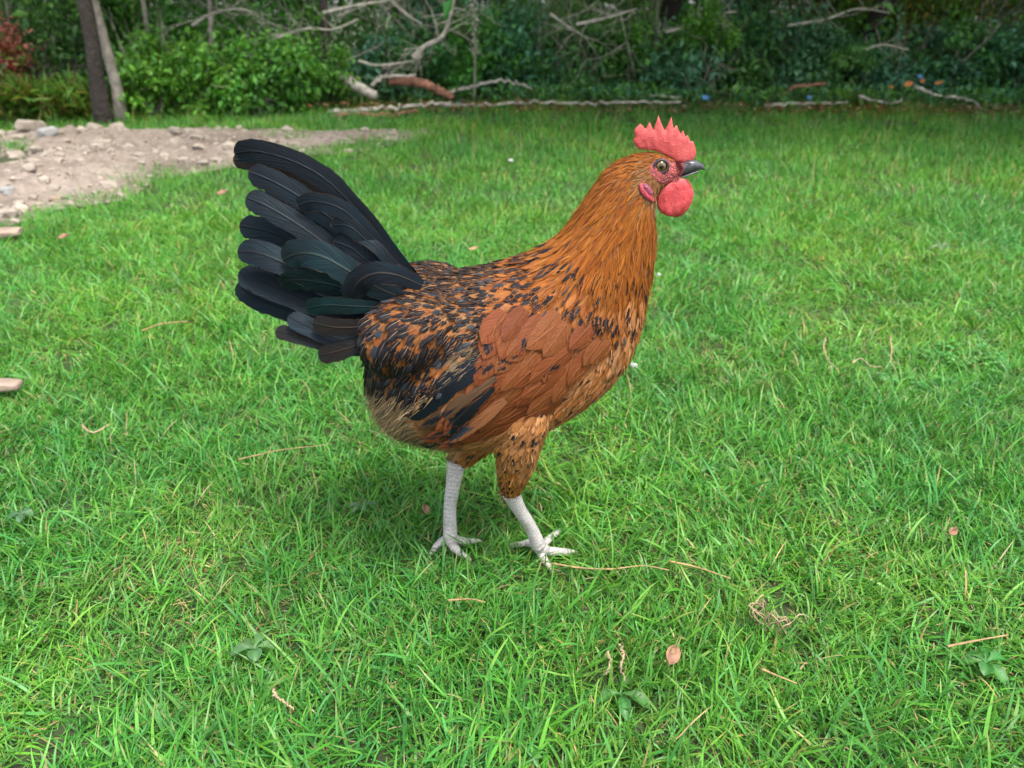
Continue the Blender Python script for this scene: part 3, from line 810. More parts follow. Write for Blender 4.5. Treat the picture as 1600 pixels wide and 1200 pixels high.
# control points over the bird, in picture coordinates of its near side: flow, length mm, width mm, spacing mm, kind
CTRL = [(1035, 246, -.9, .3, 5, 1.5, 1.7, 'head'), (1000, 245, -1, .25, 7, 1.7, 1.9, 'head'), (985, 275, -.75, .65, 9, 1.9, 2.1, 'head'), (955, 270, -.7, .7, 14, 2.3, 2.6, 'head'),
        (930, 310, -.58, .8, 26, 3, 3.4, 'hack'), (985, 320, -.38, .93, 24, 2.8, 3.4, 'hack'), (1022, 345, -.12, 1, 20, 2.6, 3.2, 'hack'),
        (1010, 400, -.14, 1, 34, 3.2, 3.6, 'hack'), (960, 390, -.3, .95, 42, 3.4, 3.8, 'hack'), (905, 370, -.62, .8, 42, 3.5, 3.9, 'hack'),
        (865, 385, -.88, .5, 32, 4.2, 4.4, 'cape'), (880, 425, -.6, .8, 40, 3.8, 4, 'hack'), (960, 440, -.18, 1, 38, 3.4, 3.8, 'hack'), (1015, 450, -.12, 1, 32, 3.4, 3.9, 'hack'),
        (1000, 490, -.2, .98, 22, 7, 6, 'breast'), (1012, 520, -.3, .95, 20, 9, 6, 'breast'), (920, 490, -.35, .94, 18, 7.5, 5.4, 'shou'), (960, 500, -.3, .95, 17, 7.2, 5.2, 'shou'),
        (980, 540, -.4, .92, 20, 6.5, 4.8, 'breast'), (985, 580, -.55, .83, 20, 6.5, 4.8, 'breast'), (940, 610, -.82, .57, 20, 6.5, 4.8, 'breast'), (900, 645, -.95, .3, 20, 6.5, 4.8, 'breast'),
        (850, 470, -.75, .66, 19, 7.5, 5.6, 'shou'), (800, 450, -.88, .45, 20, 7.5, 5.6, 'shou'), (830, 410, -.95, .25, 20, 6.8, 5.4, 'shou'),
        (770, 430, -1, .18, 17, 6.0, 4.5, 'sadd'), (700, 435, -1, .2, 17, 6.0, 4.5, 'sadd'), (650, 450, -1, .3, 17, 6.0, 4.5, 'sadd'), (750, 470, -.9, .42, 17, 6.0, 4.5, 'sadd'),
        (690, 480, -.86, .5, 18, 6.4, 4.8, 'sadd'), (630, 480, -.82, .6, 21, 8.4, 6.0, 'rear'), (595, 500, -.55, .83, 28, 13.5, 9, 'rear'), (585, 540, -.3, .95, 27, 13, 9, 'rear'),
        (620, 540, -.4, .9, 22, 8.6, 6.2, 'rear'), (680, 530, -.62, .78, 21, 7.6, 5.6, 'rear'), (740, 520, -.8, .6, 18, 6.6, 5.0, 'sadd'), (640, 580, -.3, .95, 21, 7.6, 5.6, 'rear'), (610, 585, -.3, .95, 21, 7.6, 5.6, 'rear'), (655, 600, -.4, .9, 20, 10, 8, 'rear'), (1004, 275, -.9, .4, 5, 1.6, 1.8, 'ear'), (1012, 284, -.8, .6, 5, 1.6, 1.8, 'ear'), (1026, 291, -.7, .7, 5, 1.6, 1.8, 'ear'), (1024, 302, -.6, .8, 5, 1.6, 1.8, 'ear'),
        (690, 570, -.6, .8, 25, 10, 8, 'buff'), (740, 560, -.8, .6, 26, 5, 6, 'fluff'), (720, 600, -.85, .5, 27, 5, 6, 'fluff'), (665, 638, -.8, .55, 22, 4, 5, 'fluff'), (605, 632, -.72, .7, 18, 4, 5, 'fluff'),
        (680, 665, -.95, .35, 25, 6, 6, 'fluff'), (760, 680, -.95, .3, 20, 7, 7, 'thigh'), (850, 650, -.7, .7, 20, 8, 7, 'thigh'), (840, 690, -.3, .95, 16, 6.5, 6, 'thigh'),
        (815, 725, -.2, .98, 13, 5, 5, 'thigh'), (800, 755, -.15, 1, 10, 3.6, 3.6, 'hock')]
cx = np.array([c[0] for c in CTRL], float); cy = np.array([c[1] for c in CTRL], float)
cval = np.array([c[2:7] for c in CTRL], float); ckind = np.array([c[7] for c in CTRL])
FACE = [(860 + x / 5.714, 160 + y / 5.714) for x, y in [(895, 590), (915, 545), (950, 510), (1000, 492), (1050, 505), (1100, 535), (1190, 550), (1190, 610), (1140, 655), (1090, 685), (1030, 700), (970, 690), (920, 645)]]
WING_AREA = [(968, 520), (900, 500), (840, 492), (790, 474), (768, 490), (758, 560), (730, 590), (690, 640), (680, 685), (740, 690), (800, 672), (858, 645), (905, 600), (940, 562)]

tri = bv[bt]
area = np.linalg.norm(np.cross(tri[:, 1] - tri[:, 0], tri[:, 2] - tri[:, 0]), axis=1)
NS = 60000
pick = RNG.choice(len(bt), NS, p=area / area.sum())
r1, r2 = RNG.random(NS), RNG.random(NS); m = r1 + r2 > 1; r1[m], r2[m] = 1 - r1[m], 1 - r2[m]
SPt = tri[pick, 0] + r1[:, None] * (tri[pick, 1] - tri[pick, 0]) + r2[:, None] * (tri[pick, 2] - tri[pick, 0])
nn = bn[bt[pick]]
SNo = unit(nn[:, 0] * (1 - r1 - r2)[:, None] + nn[:, 1] * r1[:, None] + nn[:, 2] * r2[:, None])
far = SPt[:, 1] > D
PP = SPt.copy(); PP[far, 1] = 2 * D - PP[far, 1]
sx, sy = proj(PP)
jx, jy = sx + RNG.normal(0, 7, NS), sy + RNG.normal(0, 7, NS)
dist = np.hypot(jx[:, None] - cx[None], jy[:, None] - cy[None])
kind = ckind[dist.argmin(1)]
w8 = 1 / (dist + 8) ** 3; w8 /= w8.sum(1, keepdims=True)
val = w8 @ cval
keep = ~(in_poly(sx, sy, FACE))
inw = in_poly(sx, sy, WING_AREA) & (poly_dist(sx, sy, WING_AREA) > 10)
PRIM = [(638, 652), (690, 600), (765, 555), (790, 600), (720, 670), (660, 700)]
inw |= in_poly(sx, sy, PRIM) & (poly_dist(sx, sy, PRIM) > 5)
keep &= ~inw
# thin the candidates to each zone's own spacing
from mathutils.kdtree import KDTree
order = np.nonzero(keep)[0]
CELL = .010
cells = {}
chosen = []
for k in order:
    p = SPt[k]; s = val[k, 4] * .001 * .92
    c = tuple((p // CELL).astype(int)); ok = True
    for a in (-1, 0, 1):
        for b in (-1, 0, 1):
            for e in (-1, 0, 1):
                for (q, sq) in cells.get((c[0] + a, c[1] + b, c[2] + e), ()):
                    if (q[0] - p[0]) ** 2 + (q[1] - p[1]) ** 2 + (q[2] - p[2]) ** 2 < (min(s, sq)) ** 2:
                        ok = False; break
                if not ok: break
            if not ok: break
        if not ok: break
    if ok:
        cells.setdefault(c, []).append((p, s)); chosen.append(k)
chosen = np.array(chosen)
P, N, K, Vv, FAR = SPt[chosen], SNo[chosen], kind[chosen], val[chosen], far[chosen]
SX, SY = sx[chosen], sy[chosen]
d0 = np.stack([Vv[:, 0], np.zeros(len(P)), -Vv[:, 1]], -1)
d0 = unit(d0 - (d0 * N).sum(1, keepdims=True) * N)
ang = RNG.normal(0, .16, len(P))
side = np.cross(N, d0)
d0 = unit(d0 * np.cos(ang)[:, None] + side * np.sin(ang)[:, None])
def pal(n, *cols, var=.13):
    c = np.array(cols)[RNG.integers(0, len(cols), n)]
    return c * (1 + RNG.normal(0, var, (n, 1))).clip(.5, 1.6)
STYLE = {  # tilt, bend, camber, profile, spot range (chance), shaft, edge, palette
    'head': (.10, .25, .3, 'lance', (0, 0, 0), .0, .0, ((.42, .125, .016), (.34, .095, .012), (.46, .15, .02))),
    'ear': (.10, .2, .3, 'lance', (0, 0, 0), 0, 0, ((.34, .17, .06), (.30, .13, .04), (.38, .21, .09))),
    'hack': (.060, .20, .45, 'lance', (.3, .6, .06), .55, .0, ((.47, .140, .014), (.43, .122, .012), (.50, .165, .020), (.38, .100, .010), (.46, .135, .013))),
    'cape': (.11, .30, .4, 'lance', (.3, .7, .4), .4, .0, ((.48, .15, .018), (.40, .12, .016), (.52, .19, .04))),
    'shou': (.13, .35, .35, 'round', (.18, .42, .75), .4, .2, ((.44, .135, .026), (.38, .11, .022), (.48, .17, .045))),
    'sadd': (.15, .40, .35, 'round', (.32, .60, .96), .6, .6, ((.42, .16, .045), (.44, .19, .070), (.34, .11, .028), (.40, .20, .09))),
    'rear': (.16, .42, .40, 'round', (.40, .74, .97), .55, .9, ((.36, .11, .022), (.40, .15, .04), (.30, .085, .018))),
    'buff': (.15, .35, .35, 'round', (.3, .7, .75), .6, .5, ((.42, .17, .045), (.36, .12, .028))),
    'breast': (.085, .35, .25, 'round', (.08, .30, .24), .08, .0, ((.48, .20, .070), (.44, .17, .055), (.52, .25, .11), (.44, .15, .040))),
    'fluff': (.18, .30, .2, 'lance', (0, 0, 0), .2, .0, ((.12, .085, .05), (.20, .14, .075), (.07, .052, .036), (.24, .17, .10))),
    'thigh': (.10, .40, .25, 'round', (.15, .4, .16), .1, .0, ((.42, .17, .05), (.36, .15, .05), (.46, .21, .08))),
    'hock': (.14, .40, .3, 'lance', (.2, .5, .35), .0, .0, ((.40, .16, .03), (.34, .12, .02)))}
view = unit(np.array(CAM)[None] - P)
facing = (view * N).sum(1)
joined = {}
single = []
for kd, (tilt, bend, camb, prof, (s0, s1, ch), shaft, edge, cols) in STYLE.items():
    ii = np.nonzero(K == kd)[0]
    if not len(ii): continue
    n = len(ii)
    a = tilt * (1 + RNG.normal(0, .35, n)).clip(.3, 2)
    Dr = unit(d0[ii] * np.cos(a)[:, None] + N[ii] * np.sin(a)[:, None])
    L = Vv[ii, 2] * .001 * RNG.uniform(.8, 1.2, n); W = Vv[ii, 3] * .001 * RNG.uniform(.85, 1.2, n)
    hv = kd in ('head', 'hack', 'cape', 'hock', 'ear')
    if kd == 'fluff':
        V, uv = feathers(P[ii] - N[ii] * .0012, Dr, N[ii], L, W, bend * RNG.uniform(.7, 1.5, n), camb, prof, 6, 3, .18)
    else:
        V, uv = feathers_on(P[ii], d0[ii], L, W, tilt * .15 * L.clip(.012, .03) / .02 * .02 * 7 * RNG.uniform(.6, 1.5, n), camb, prof, 6, 3 if hv else 5)
    tn = pal(n, *cols) * {'hack': .50, 'cape': .50, 'head': .50, 'shou': .50, 'sadd': .46, 'rear': .40, 'buff': .46, 'breast': .62, 'ear': .5, 'thigh': .66}.get(kd, .60)
    if kd == 'hack':                                            # the lower cape of the neck is browner and streaked
        low = np.clip((SY[ii] - 390) / 70, 0, 1)[:, None]
        tn = tn * (1 - .28 * low) * (1 - low * np.array([0, .02, .05]))
    sp = np.where(RNG.random(n) < ch, RNG.uniform(s0, s1, n), 0)
    if kd == 'hack': sp = np.where((SY[ii] > 380) & (RNG.random(n) < .10), .45, sp * (SY[ii] > 350))
    fp = np.stack([sp, shaft * RNG.uniform(.3, 1.3, n), edge * RNG.uniform(.4, 1.2, n)], -1)
    shp = V.shape[1:3]
    tn4 = np.broadcast_to(tn[:, None, None], V.shape); fp4 = np.broadcast_to(fp[:, None, None], V.shape)
    one = (kd in ('sadd', 'rear', 'shou', 'buff')) * (facing[ii] > .12) * ~FAR[ii]
    if kd in ('sadd', 'rear', 'shou', 'buff'):
        for q in np.nonzero(one)[0]:
            single.append((kd, W[q] * L[q] * facing[ii[q]], V[q], uv[q], tn4[q], fp4[q]))
    rest = np.nonzero(~one.astype(bool))[0]
    if len(rest):
        nm = {'head': 'head_plumage', 'ear': 'head_plumage', 'hack': 'hackle_plumage', 'cape': 'hackle_plumage', 'shou': 'saddle_plumage', 'sadd': 'saddle_plumage', 'rear': 'saddle_plumage', 'buff': 'saddle_plumage',
              'breast': 'breast_plumage', 'fluff': 'rear_fluff', 'thigh': 'thigh_plumage', 'hock': 'thigh_plumage'}[kd]
        g = joined.setdefault(nm, Geo())
        g.add(V[rest].reshape(-1, 3), grid_faces(len(rest), *shp), fuv=uv[rest].reshape(-1, 3), tint=tn4[rest].reshape(-1, 3), fpar=fp4[rest].reshape(-1, 3))
single.sort(key=lambda s: -s[1])
for s in single[280:]:
    joined['saddle_plumage'].add(s[2].reshape(-1, 3), grid_faces(1, *s[2].shape[:2]), fuv=s[3].reshape(-1, 3), tint=s[4].reshape(-1, 3), fpar=s[5].reshape(-1, 3))
for s in single[:280]:
    g = Geo(); g.add(s[2].reshape(-1, 3), grid_faces(1, *s[2].shape[:2]), fuv=s[3].reshape(-1, 3), tint=s[4].reshape(-1, 3), fpar=s[5].reshape(-1, 3))
    rpart('saddle_feather', g, MAT['feather'])

# loose strands: the soft rear fluff, stray barbs on neck, breast and thighs
def strands(zone, n, L, W, cols, tilt, name):
    ii = np.nonzero(np.isin(kind, zone) & keep & ~inw)[0]
    ii = RNG.choice(ii, min(n, len(ii)), replace=False)
    n = len(ii)
    Nn = SNo[ii]; dd = np.stack([val[ii, 0], np.zeros(n), -val[ii, 1]], -1)
    dd = unit(dd - (dd * Nn).sum(1, keepdims=True) * Nn + RNG.normal(0, .2, (n, 3)))
    a = RNG.uniform(.3, 1.6, n) * tilt
    dd = unit(dd + Nn * a[:, None])
    V, uv = feathers(SPt[ii], dd, Nn, RNG.uniform(*L, n), RNG.uniform(*W, n), RNG.normal(.3, .35, n), 0, 'strand', 4, 2)
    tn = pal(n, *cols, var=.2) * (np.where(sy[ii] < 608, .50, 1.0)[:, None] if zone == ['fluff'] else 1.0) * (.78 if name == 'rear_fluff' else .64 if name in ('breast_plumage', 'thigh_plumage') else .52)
    g = joined.setdefault(name, Geo())
    g.add(V.reshape(-1, 3), grid_faces(n, *V.shape[1:3]), fuv=np.zeros(V.shape).reshape(-1, 3) + [.5, .3, .3],
          tint=np.broadcast_to(tn[:, None, None], V.shape).reshape(-1, 3), fpar=np.zeros(V.shape).reshape(-1, 3))
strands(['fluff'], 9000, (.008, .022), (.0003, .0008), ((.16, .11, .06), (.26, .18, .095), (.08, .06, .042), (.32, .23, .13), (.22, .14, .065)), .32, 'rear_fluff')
strands(['hack', 'cape', 'head'], 3200, (.010, .034), (.0003, .0006), ((.52, .18, .03), (.40, .11, .012), (.42, .15, .035), (.20, .05, .01)), .035, 'hackle_plumage')
strands(['breast'], 900, (.008, .018), (.0005, .0009), ((.56, .26, .10), (.46, .17, .05)), .14, 'breast_plumage')
strands(['thigh', 'hock'], 1900, (.006, .013), (.0005, .0010), ((.40, .18, .06), (.30, .13, .045), (.44, .22, .085)), .24, 'thigh_plumage')
for nm, g in joined.items():
    rpart(nm, g, MAT['feather'], kind='stuff')

# ---- long feathers along a traced curve
def curve_feather(pts, width_px, yoff, cols, spot=0, shaft=.3, edge=0, camber=.35, S=16, A=7, lift=None, prof='wing', bow=.006, surf=None, roll=0.0):
    """pts run root to tip in picture coordinates; each lies at its own depth"""
    if surf is not None:
        W3 = []
        for p in pts:
            q, nr = cast(*p, back=D - .062)
            d = (CAM - q).normalized()
            W3.append(list(q + d * surf))
        C = catmull(W3, S + 1)
    else:
        C = catmull([list(on_plane(*p, D + yoff)) for p in pts], S + 1)
        C[:, 1] += bow * np.sin(np.linspace(0, np.pi, S + 1)) * -1
    v = np.linspace(0, 1, S + 1); k_ = (S * 2) // 3; v = np.concatenate([np.linspace(0, .88, k_), 1 - .12 * (1 - np.sin(np.linspace(0, np.pi / 2, S + 2 - k_)))[1:]])
    C = np.stack([np.interp(v, np.linspace(0, 1, S + 1), C[:, k]) for k in range(3)], -1)
    T = unit(np.gradient(C, axis=0))
    vw = unit(np.array(CAM)[None] - C)
    B = unit(np.cross(T, vw)); Nn = np.cross(B, T)
    B, Nn = B * math.cos(roll) + Nn * math.sin(roll), Nn * math.cos(roll) - B * math.sin(roll)
    u = np.linspace(-1, 1, A)
    w = np.interp(v, [0, .12, .4, .7, 1], [.4, .66, .9, 1, 1])
    tl = .5 * width_px / max(40., sum(math.hypot(pts[k + 1][0] - pts[k][0], pts[k + 1][1] - pts[k][1]) for k in range(len(pts) - 1)))
    w = w * np.sqrt(np.clip(1 - ((v - (1 - tl)).clip(0) / tl) ** 2, .012, 1))
    dep = C[:, 1] * CP - (C[:, 2] - H) * SP
    hw = .5 * width_px / F * dep * w
    off = hw[:, None] * u[None] * (1 + .05 * RNG.normal(size=(S + 1, A)) * (np.abs(u) > .9))
    ln = np.linalg.norm(np.diff(C, axis=0), axis=1).sum()
    back = np.zeros((S + 1, 1))
    V = C[:, None] + off[..., None] * B[:, None] - (camber * hw[:, None] * (u ** 2)[None])[..., None] * Nn[:, None] + back[..., None] * T[:, None]
    uv = np.zeros(V.shape); uv[..., 0] = u[None]; uv[..., 1] = v[:, None]; uv[..., 2] = RNG.random()
    tn = np.tile(np.array(cols, float), (V.shape[0] * A, 1)); 
    g = Geo(); g.add(V.reshape(-1, 3), grid_faces(1, S + 1, A), fuv=uv.reshape(-1, 3), tint=tn, fpar=np.tile([spot, shaft, edge], (len(tn), 1)))
    return g
BLK, TEAL, SLATE, BRN = (.0052, .0058, .0075), (.0050, .0088, .0098), (.0068, .0080, .0110), (.011, .0075, .006)
TAIL = [  # root ... tip, width px, depth, colour, edge, shaft
    ([(640, 440), (560, 342), (480, 276), (420, 256), (364, 249)], 30, .014, BRN, .3, .0),
    ([(648, 440), (596, 372), (548, 314), (506, 275), (455, 249), (400, 236), (366, 240)], 40, -.004, BLK, .1, .25),
    ([(640, 446), (590, 400), (530, 348), (480, 312), (430, 284), (388, 268)], 42, -.011, BLK, .25, .15),
    ([(620, 452), (540, 412), (480, 382), (420, 360), (374, 352)], 42, .004, BLK, 0, .0),
    ([(625, 452), (570, 420), (520, 385), (470, 350), (420, 322), (384, 308)], 42, -.018, BLK, .1, .7),
    ([(600, 500), (520, 492), (450, 480), (400, 462), (371, 443)], 42, .002, BLK, 0, .0),
    ([(600, 492), (530, 484), (470, 464), (410, 440), (374, 424)], 44, -.014, BLK, 0, .3),
    ([(600, 474), (520, 446), (460, 415), (410, 395), (371, 392)], 46, -.024, BLK, .1, .7),
    ([(640, 436), (600, 388), (560, 345), (530, 322), (490, 314), (464, 322)], 32, -.024, SLATE, .7, .3),
    ([(640, 438), (605, 405), (570, 370), (545, 352), (516, 352)], 28, -.028, BLK, .9, .2),
    ([(630, 440), (580, 408), (550, 386), (520, 377)], 36, -.026, SLATE, .4, .2),
    ([(648, 440), (620, 418), (590, 384), (558, 367)], 22, -.031, BLK, 1.0, .2),
    ([(640, 470), (600, 452), (560, 428), (510, 400), (472, 394), (441, 407)], 50, -.036, TEAL, .6, .9),
    ([(620, 480), (570, 462), (535, 446), (500, 438), (465, 436), (438, 444)], 40, -.033, TEAL, .5, .6),
    ([(600, 480), (560, 476), (515, 474), (478, 482)], 32, -.042, (.0045, .011, .0115), .3, .4),
    ([(600, 528), (560, 532), (520, 522), (480, 506), (450, 494)], 34, -.034, SLATE, 0, .2),
    ([(600, 506), (560, 508), (520, 508), (488, 504)], 32, -.046, BRN, .3, .9),
    ([(590, 545), (560, 546), (510, 534), (465, 522), (430, 517)], 27, -.033, BRN, .8, .7),
    ([(600, 525), (565, 534), (530, 545), (497, 556)], 34, -.047, BRN, .2, .8),
    ([(660, 446), (622, 428), (588, 424), (560, 440), (549, 470)], 44, -.046, SLATE, .9, .9)]
for pts, wpx, yo, colr, edge, shaft in TAIL:
    rpart('tail_feather', curve_feather(pts, wpx, yo, colr, 0, shaft * .22, edge * .5, .05, S=26, roll=RNG.normal(.10, .20)), MAT['tail'])
for k in (2, 4, 6, 7, 12):                                   # the far half of the tail fan
    pts, wpx, yo, colr, edge, shaft = TAIL[k]
    g = curve_feather([(x + 10, y + 6) for x, y in pts], wpx, yo, colr, 0, shaft * .22, edge * .5, .05, S=20)
    g.V = [mirror(v) + np.array([0, .004, 0]) for v in g.V]; g.q = [q[:, ::-1] for q in g.q]
    rpart('tail_feather', g, MAT['tail'])

# ---- wings
fx, fy = np.meshgrid(np.arange(690, 975, 12.), np.arange(480, 700, 12.)); fx, fy = fx.ravel(), fy.ravel()
fm = in_poly(fx, fy, WING_AREA); fx, fy = fx[fm], fy[fm]
def basis(x, y):
    a, b = (np.asarray(x, float) - 820) / 140, (np.asarray(y, float) - 580) / 100
    return np.stack([np.ones_like(a), a, b, a * a, a * b, b * b], -1)
wfit, *_ = np.linalg.lstsq(basis(fx, fy), np.array([cast(x, y, D - .07)[0].y for x, y in zip(fx, fy)]), rcond=None)
def wing_at(x, y, off):
    yy = float(basis(x, y) @ wfit) - off
    return np.array(on_plane(x, y, yy))
Pt, T, dd_ = triangulate(WING_AREA, 14)
W3 = np.array([wing_at(x, y, .002) for x, y in Pt])
wing = rpart('wing', mesh_from('wing', W3 - np.array(ROOT), [T]), MAT['skin'])
WCT = [(960, 520, -.66, .75, 46, 30), (900, 515, -.62, .78, 52, 32), (830, 505, -.64, .77, 56, 34), (780, 500, -.60, .80, 54, 34), (900, 560, -.66, .75, 66, 33), (840, 550, -.62, .78, 68, 35),
       (780, 555, -.60, .80, 72, 35), (860, 610, -.78, .62, 78, 30), (800, 610, -.76, .65, 86, 30), (745, 600, -.68, .73, 80, 30), (840, 648, -.92, .38, 92, 28), (780, 655, -.94, .33, 96, 28), (720, 650, -.9, .42, 74, 30)]
wx = np.array([c[0] for c in WCT], float); wy = np.array([c[1] for c in WCT], float); wv = np.array([c[2:] for c in WCT], float)
ROOTS = [(968, 522), (915, 494), (850, 478), (800, 470), (776, 492), (768, 540), (768, 580), (748, 622), (738, 668), (764, 676), (806, 664), (862, 636), (912, 590), (945, 556)]
gfar = Geo()
def wing_feather(x, y, dx, dy, L, W, off0, off1, base, sp, shaft=.16, edge=.10, curl=.0, mat='wingf', label=None, S=15, A=7):
    tl = min(.5, .62 * W / L)
    v = np.concatenate([np.linspace(0, 1 - tl, 10), 1 - tl * (1 - np.sin(np.linspace(0, np.pi / 2, 7)))[1:]])
    cpx = np.stack([x + dx * L * v - dy * curl * L * v * v, y + dy * L * v + dx * curl * L * v * v], -1)
    C = np.array([wing_at(a, b, off0 + (off1 - off0) * q) for (a, b), q in zip(cpx, v)])
    T = unit(np.gradient(C, axis=0))
    e = 3.0
    Nn = unit(np.array([np.cross(wing_at(a, b + e, 0) - wing_at(a, b - e, 0), wing_at(a + e, b, 0) - wing_at(a - e, b, 0)) for a, b in cpx]))
    Nn = np.where(Nn[:, 1:2] > 0, -Nn, Nn)
    B = unit(np.cross(T, Nn)); N2 = np.cross(B, T)
    w = np.interp(v, [0, .15, .4, .7, 1], [.55, .85, 1, .88, .66]) * np.sqrt(np.clip(1 - ((v - (1 - tl)).clip(0) / tl) ** 2, .01, 1))
    hw = .5 * W / F * .80 * w
    u = np.linspace(-1, 1, A)
    roll = RNG.normal(.0, .05)
    V = C[:, None] + (hw[:, None] * u[None])[..., None] * B[:, None] + (hw[:, None] * (roll * u[None] - .16 * u[None] ** 2))[..., None] * N2[:, None]
    uv = np.zeros(V.shape); uv[..., 0] = u[None]; uv[..., 1] = v[:, None]; uv[..., 2] = RNG.random()
    n = V.shape[0] * A
    at = dict(fuv=uv.reshape(-1, 3), tint=np.tile(base, (n, 1)), fpar=np.tile([sp, shaft, edge], (n, 1)))
    g = Geo(); g.add(V.reshape(-1, 3), grid_faces(1, V.shape[0], A), **at)
    rpart('wing_feather', g, MAT[mat], wing, label=label)
    gfar.add(mirror(V.reshape(-1, 3)), grid_faces(1, V.shape[0], A)[:, ::-1], **at)
# flight feathers show their dark ends below the coverts
for pts, wpx, colr, sf, mt, lb in (([(785, 548), (740, 575), (690, 608), (634, 650)], 46, SLATE, .0045, 'tail', 'dark slate flight feather'), ([(775, 590), (735, 618), (690, 650), (652, 674)], 22, (.055, .030, .015), .0062, 'wingf', None),
                               ([(770, 605), (730, 640), (695, 672), (656, 693)], 32, BLK, .0075, 'tail', 'black flight feather'), ([(790, 625), (750, 655), (710, 678), (672, 690)], 30, (.13, .050, .018), .0088, 'wingf', None)):
    rpart('wing_feather', curve_feather(pts, wpx, 0, colr, .22 if mt == 'wingf' else 0, .12, .2, .18, S=22, surf=sf), MAT[mt], wing, label=lb)
pts = []
for yy in np.arange(465, 700, 21):
    for k, xx in enumerate(np.arange(690, 990, 29)):
        x, y = xx + (int(yy / 21) % 2) * 14 + RNG.normal(0, 4.5), yy + RNG.normal(0, 4.5)
        if in_poly([x], [y], ROOTS)[0]: pts.append((x, y))
for x, y in pts:
    wd = 1 / (np.hypot(wx - x, wy - y) + 6) ** 3; wd /= wd.sum()
    dx, dy, L, W = wd @ wv
    a = RNG.normal(0, .13); dx, dy = dx * math.cos(a) - dy * math.sin(a), dx * math.sin(a) + dy * math.cos(a)
    L *= RNG.uniform(1.0, 1.35); W *= RNG.uniform(.9, 1.2)
    low = np.clip((y - 590) / 70, 0, 1)
    base = np.array([(.118, .031, .009), (.128, .035, .010), (.106, .027, .008), (.132, .041, .012)][RNG.integers(4)]) * RNG.uniform(.95, 1.06) * (1 - .12 * low)
    sp = RNG.uniform(.05, .18) if RNG.random() < (.5 if (y < 540 and x < 900) else .12) else 0
    if x < 790 and y > 585: sp = RNG.uniform(.05, .20)
    rank = (x - 700) * .00001 - (y - 470) * .000012 + RNG.normal(0, .0004)
    wing_feather(x, y, dx, dy, L, W, (.0046 + rank), (.0070 + rank), base, sp)
g = Geo()
for _ in range(480):
    x, y = RNG.uniform(690, 970), RNG.uniform(475, 700)
    if not in_poly([x], [y], ROOTS)[0]: continue
    wd = 1 / (np.hypot(wx - x, wy - y) + 6) ** 3; wd /= wd.sum(); dx, dy, L, W = wd @ wv
    L *= RNG.uniform(.2, .5); a = RNG.normal(0, .25); dx, dy = dx * math.cos(a) - dy * math.sin(a), dx * math.sin(a) + dy * math.cos(a)
    o0 = RNG.uniform(.0060, .0092)
    C = np.array([wing_at(x + dx * L * q, y + dy * L * q, o0 + .0012 * q) for q in (0, .5, 1)])
    B = np.array([-(C[2] - C[0])[2], 0, (C[2] - C[0])[0]]); B /= max(1e-6, np.linalg.norm(B))
    hw = RNG.uniform(.00012, .00030) * np.array([1, .8, .2])
    V = np.stack([C - B * hw[:, None], C + B * hw[:, None]], 1)
    c = np.array([(.15, .048, .014), (.10, .028, .008), (.17, .065, .022), (.12, .035, .010)][RNG.integers(4)])
    g.add(V.reshape(-1, 3), grid_faces(1, 3, 2), fuv=(.5, .3, .3), tint=c, fpar=(0, 0, 0))
rpart('wing_down', g, MAT['wingf'], wing, kind='stuff')
rpart('wing', gfar, MAT['wingf'], kind='stuff')

# ---- comb, wattles, face
def flesh(name, color, scale, strength=.6):
    t = NT(name)
    v = t.voro(t.obj(), scale, 'F1', 0); n = t.noise(t.obj(), 260, 3)
    big = t.noise(t.obj(), 75, 4, .6)
    c = t.ramp(t.math('ADD', t.math('MULTIPLY', v, .35), t.math('ADD', t.math('MULTIPLY', n, .25), t.math('MULTIPLY', big, .55))), [(.32, tuple(x * .62 for x in color)), (.55, color), (.80, (min(1, color[0] * 1.2), color[1] * 1.9, color[2] * 1.9))])
    return t.done(t.bsdf(c, .48, t.bump(v, strength, .0008), **{'Subsurface Weight': .25, 'Subsurface Radius': (.004, .0012, .0008), 'Subsurface Scale': .6, 'Specular IOR Level': .4}))
MAT['comb'] = flesh('comb_flesh', (.47, .062, .058), 1100)
MAT['wattle'] = flesh('wattle_flesh', (.48, .050, .054), 900, .4)
t = NT('bare_face_skin')
cr = t.voro(t.obj(), 420, 'DISTANCE_TO_EDGE', 0); n1 = t.noise(t.obj(), 150, 4)
c_ = t.ramp(n1, [(.3, (.27, .046, .046)), (.55, (.39, .066, .062)), (.75, (.46, .12, .10))])
c_ = t.mix(t.step(cr, .10, .0), c_, (.13, .036, .038))
MAT['face'] = t.done(t.bsdf(c_, .55, t.bump(t.math('ADD', t.step(cr, .0, .2), n1), .9, .0012), **{'Subsurface Weight': .15, 'Subsurface Radius': (.004, .0012, .0008), 'Subsurface Scale': .5}))
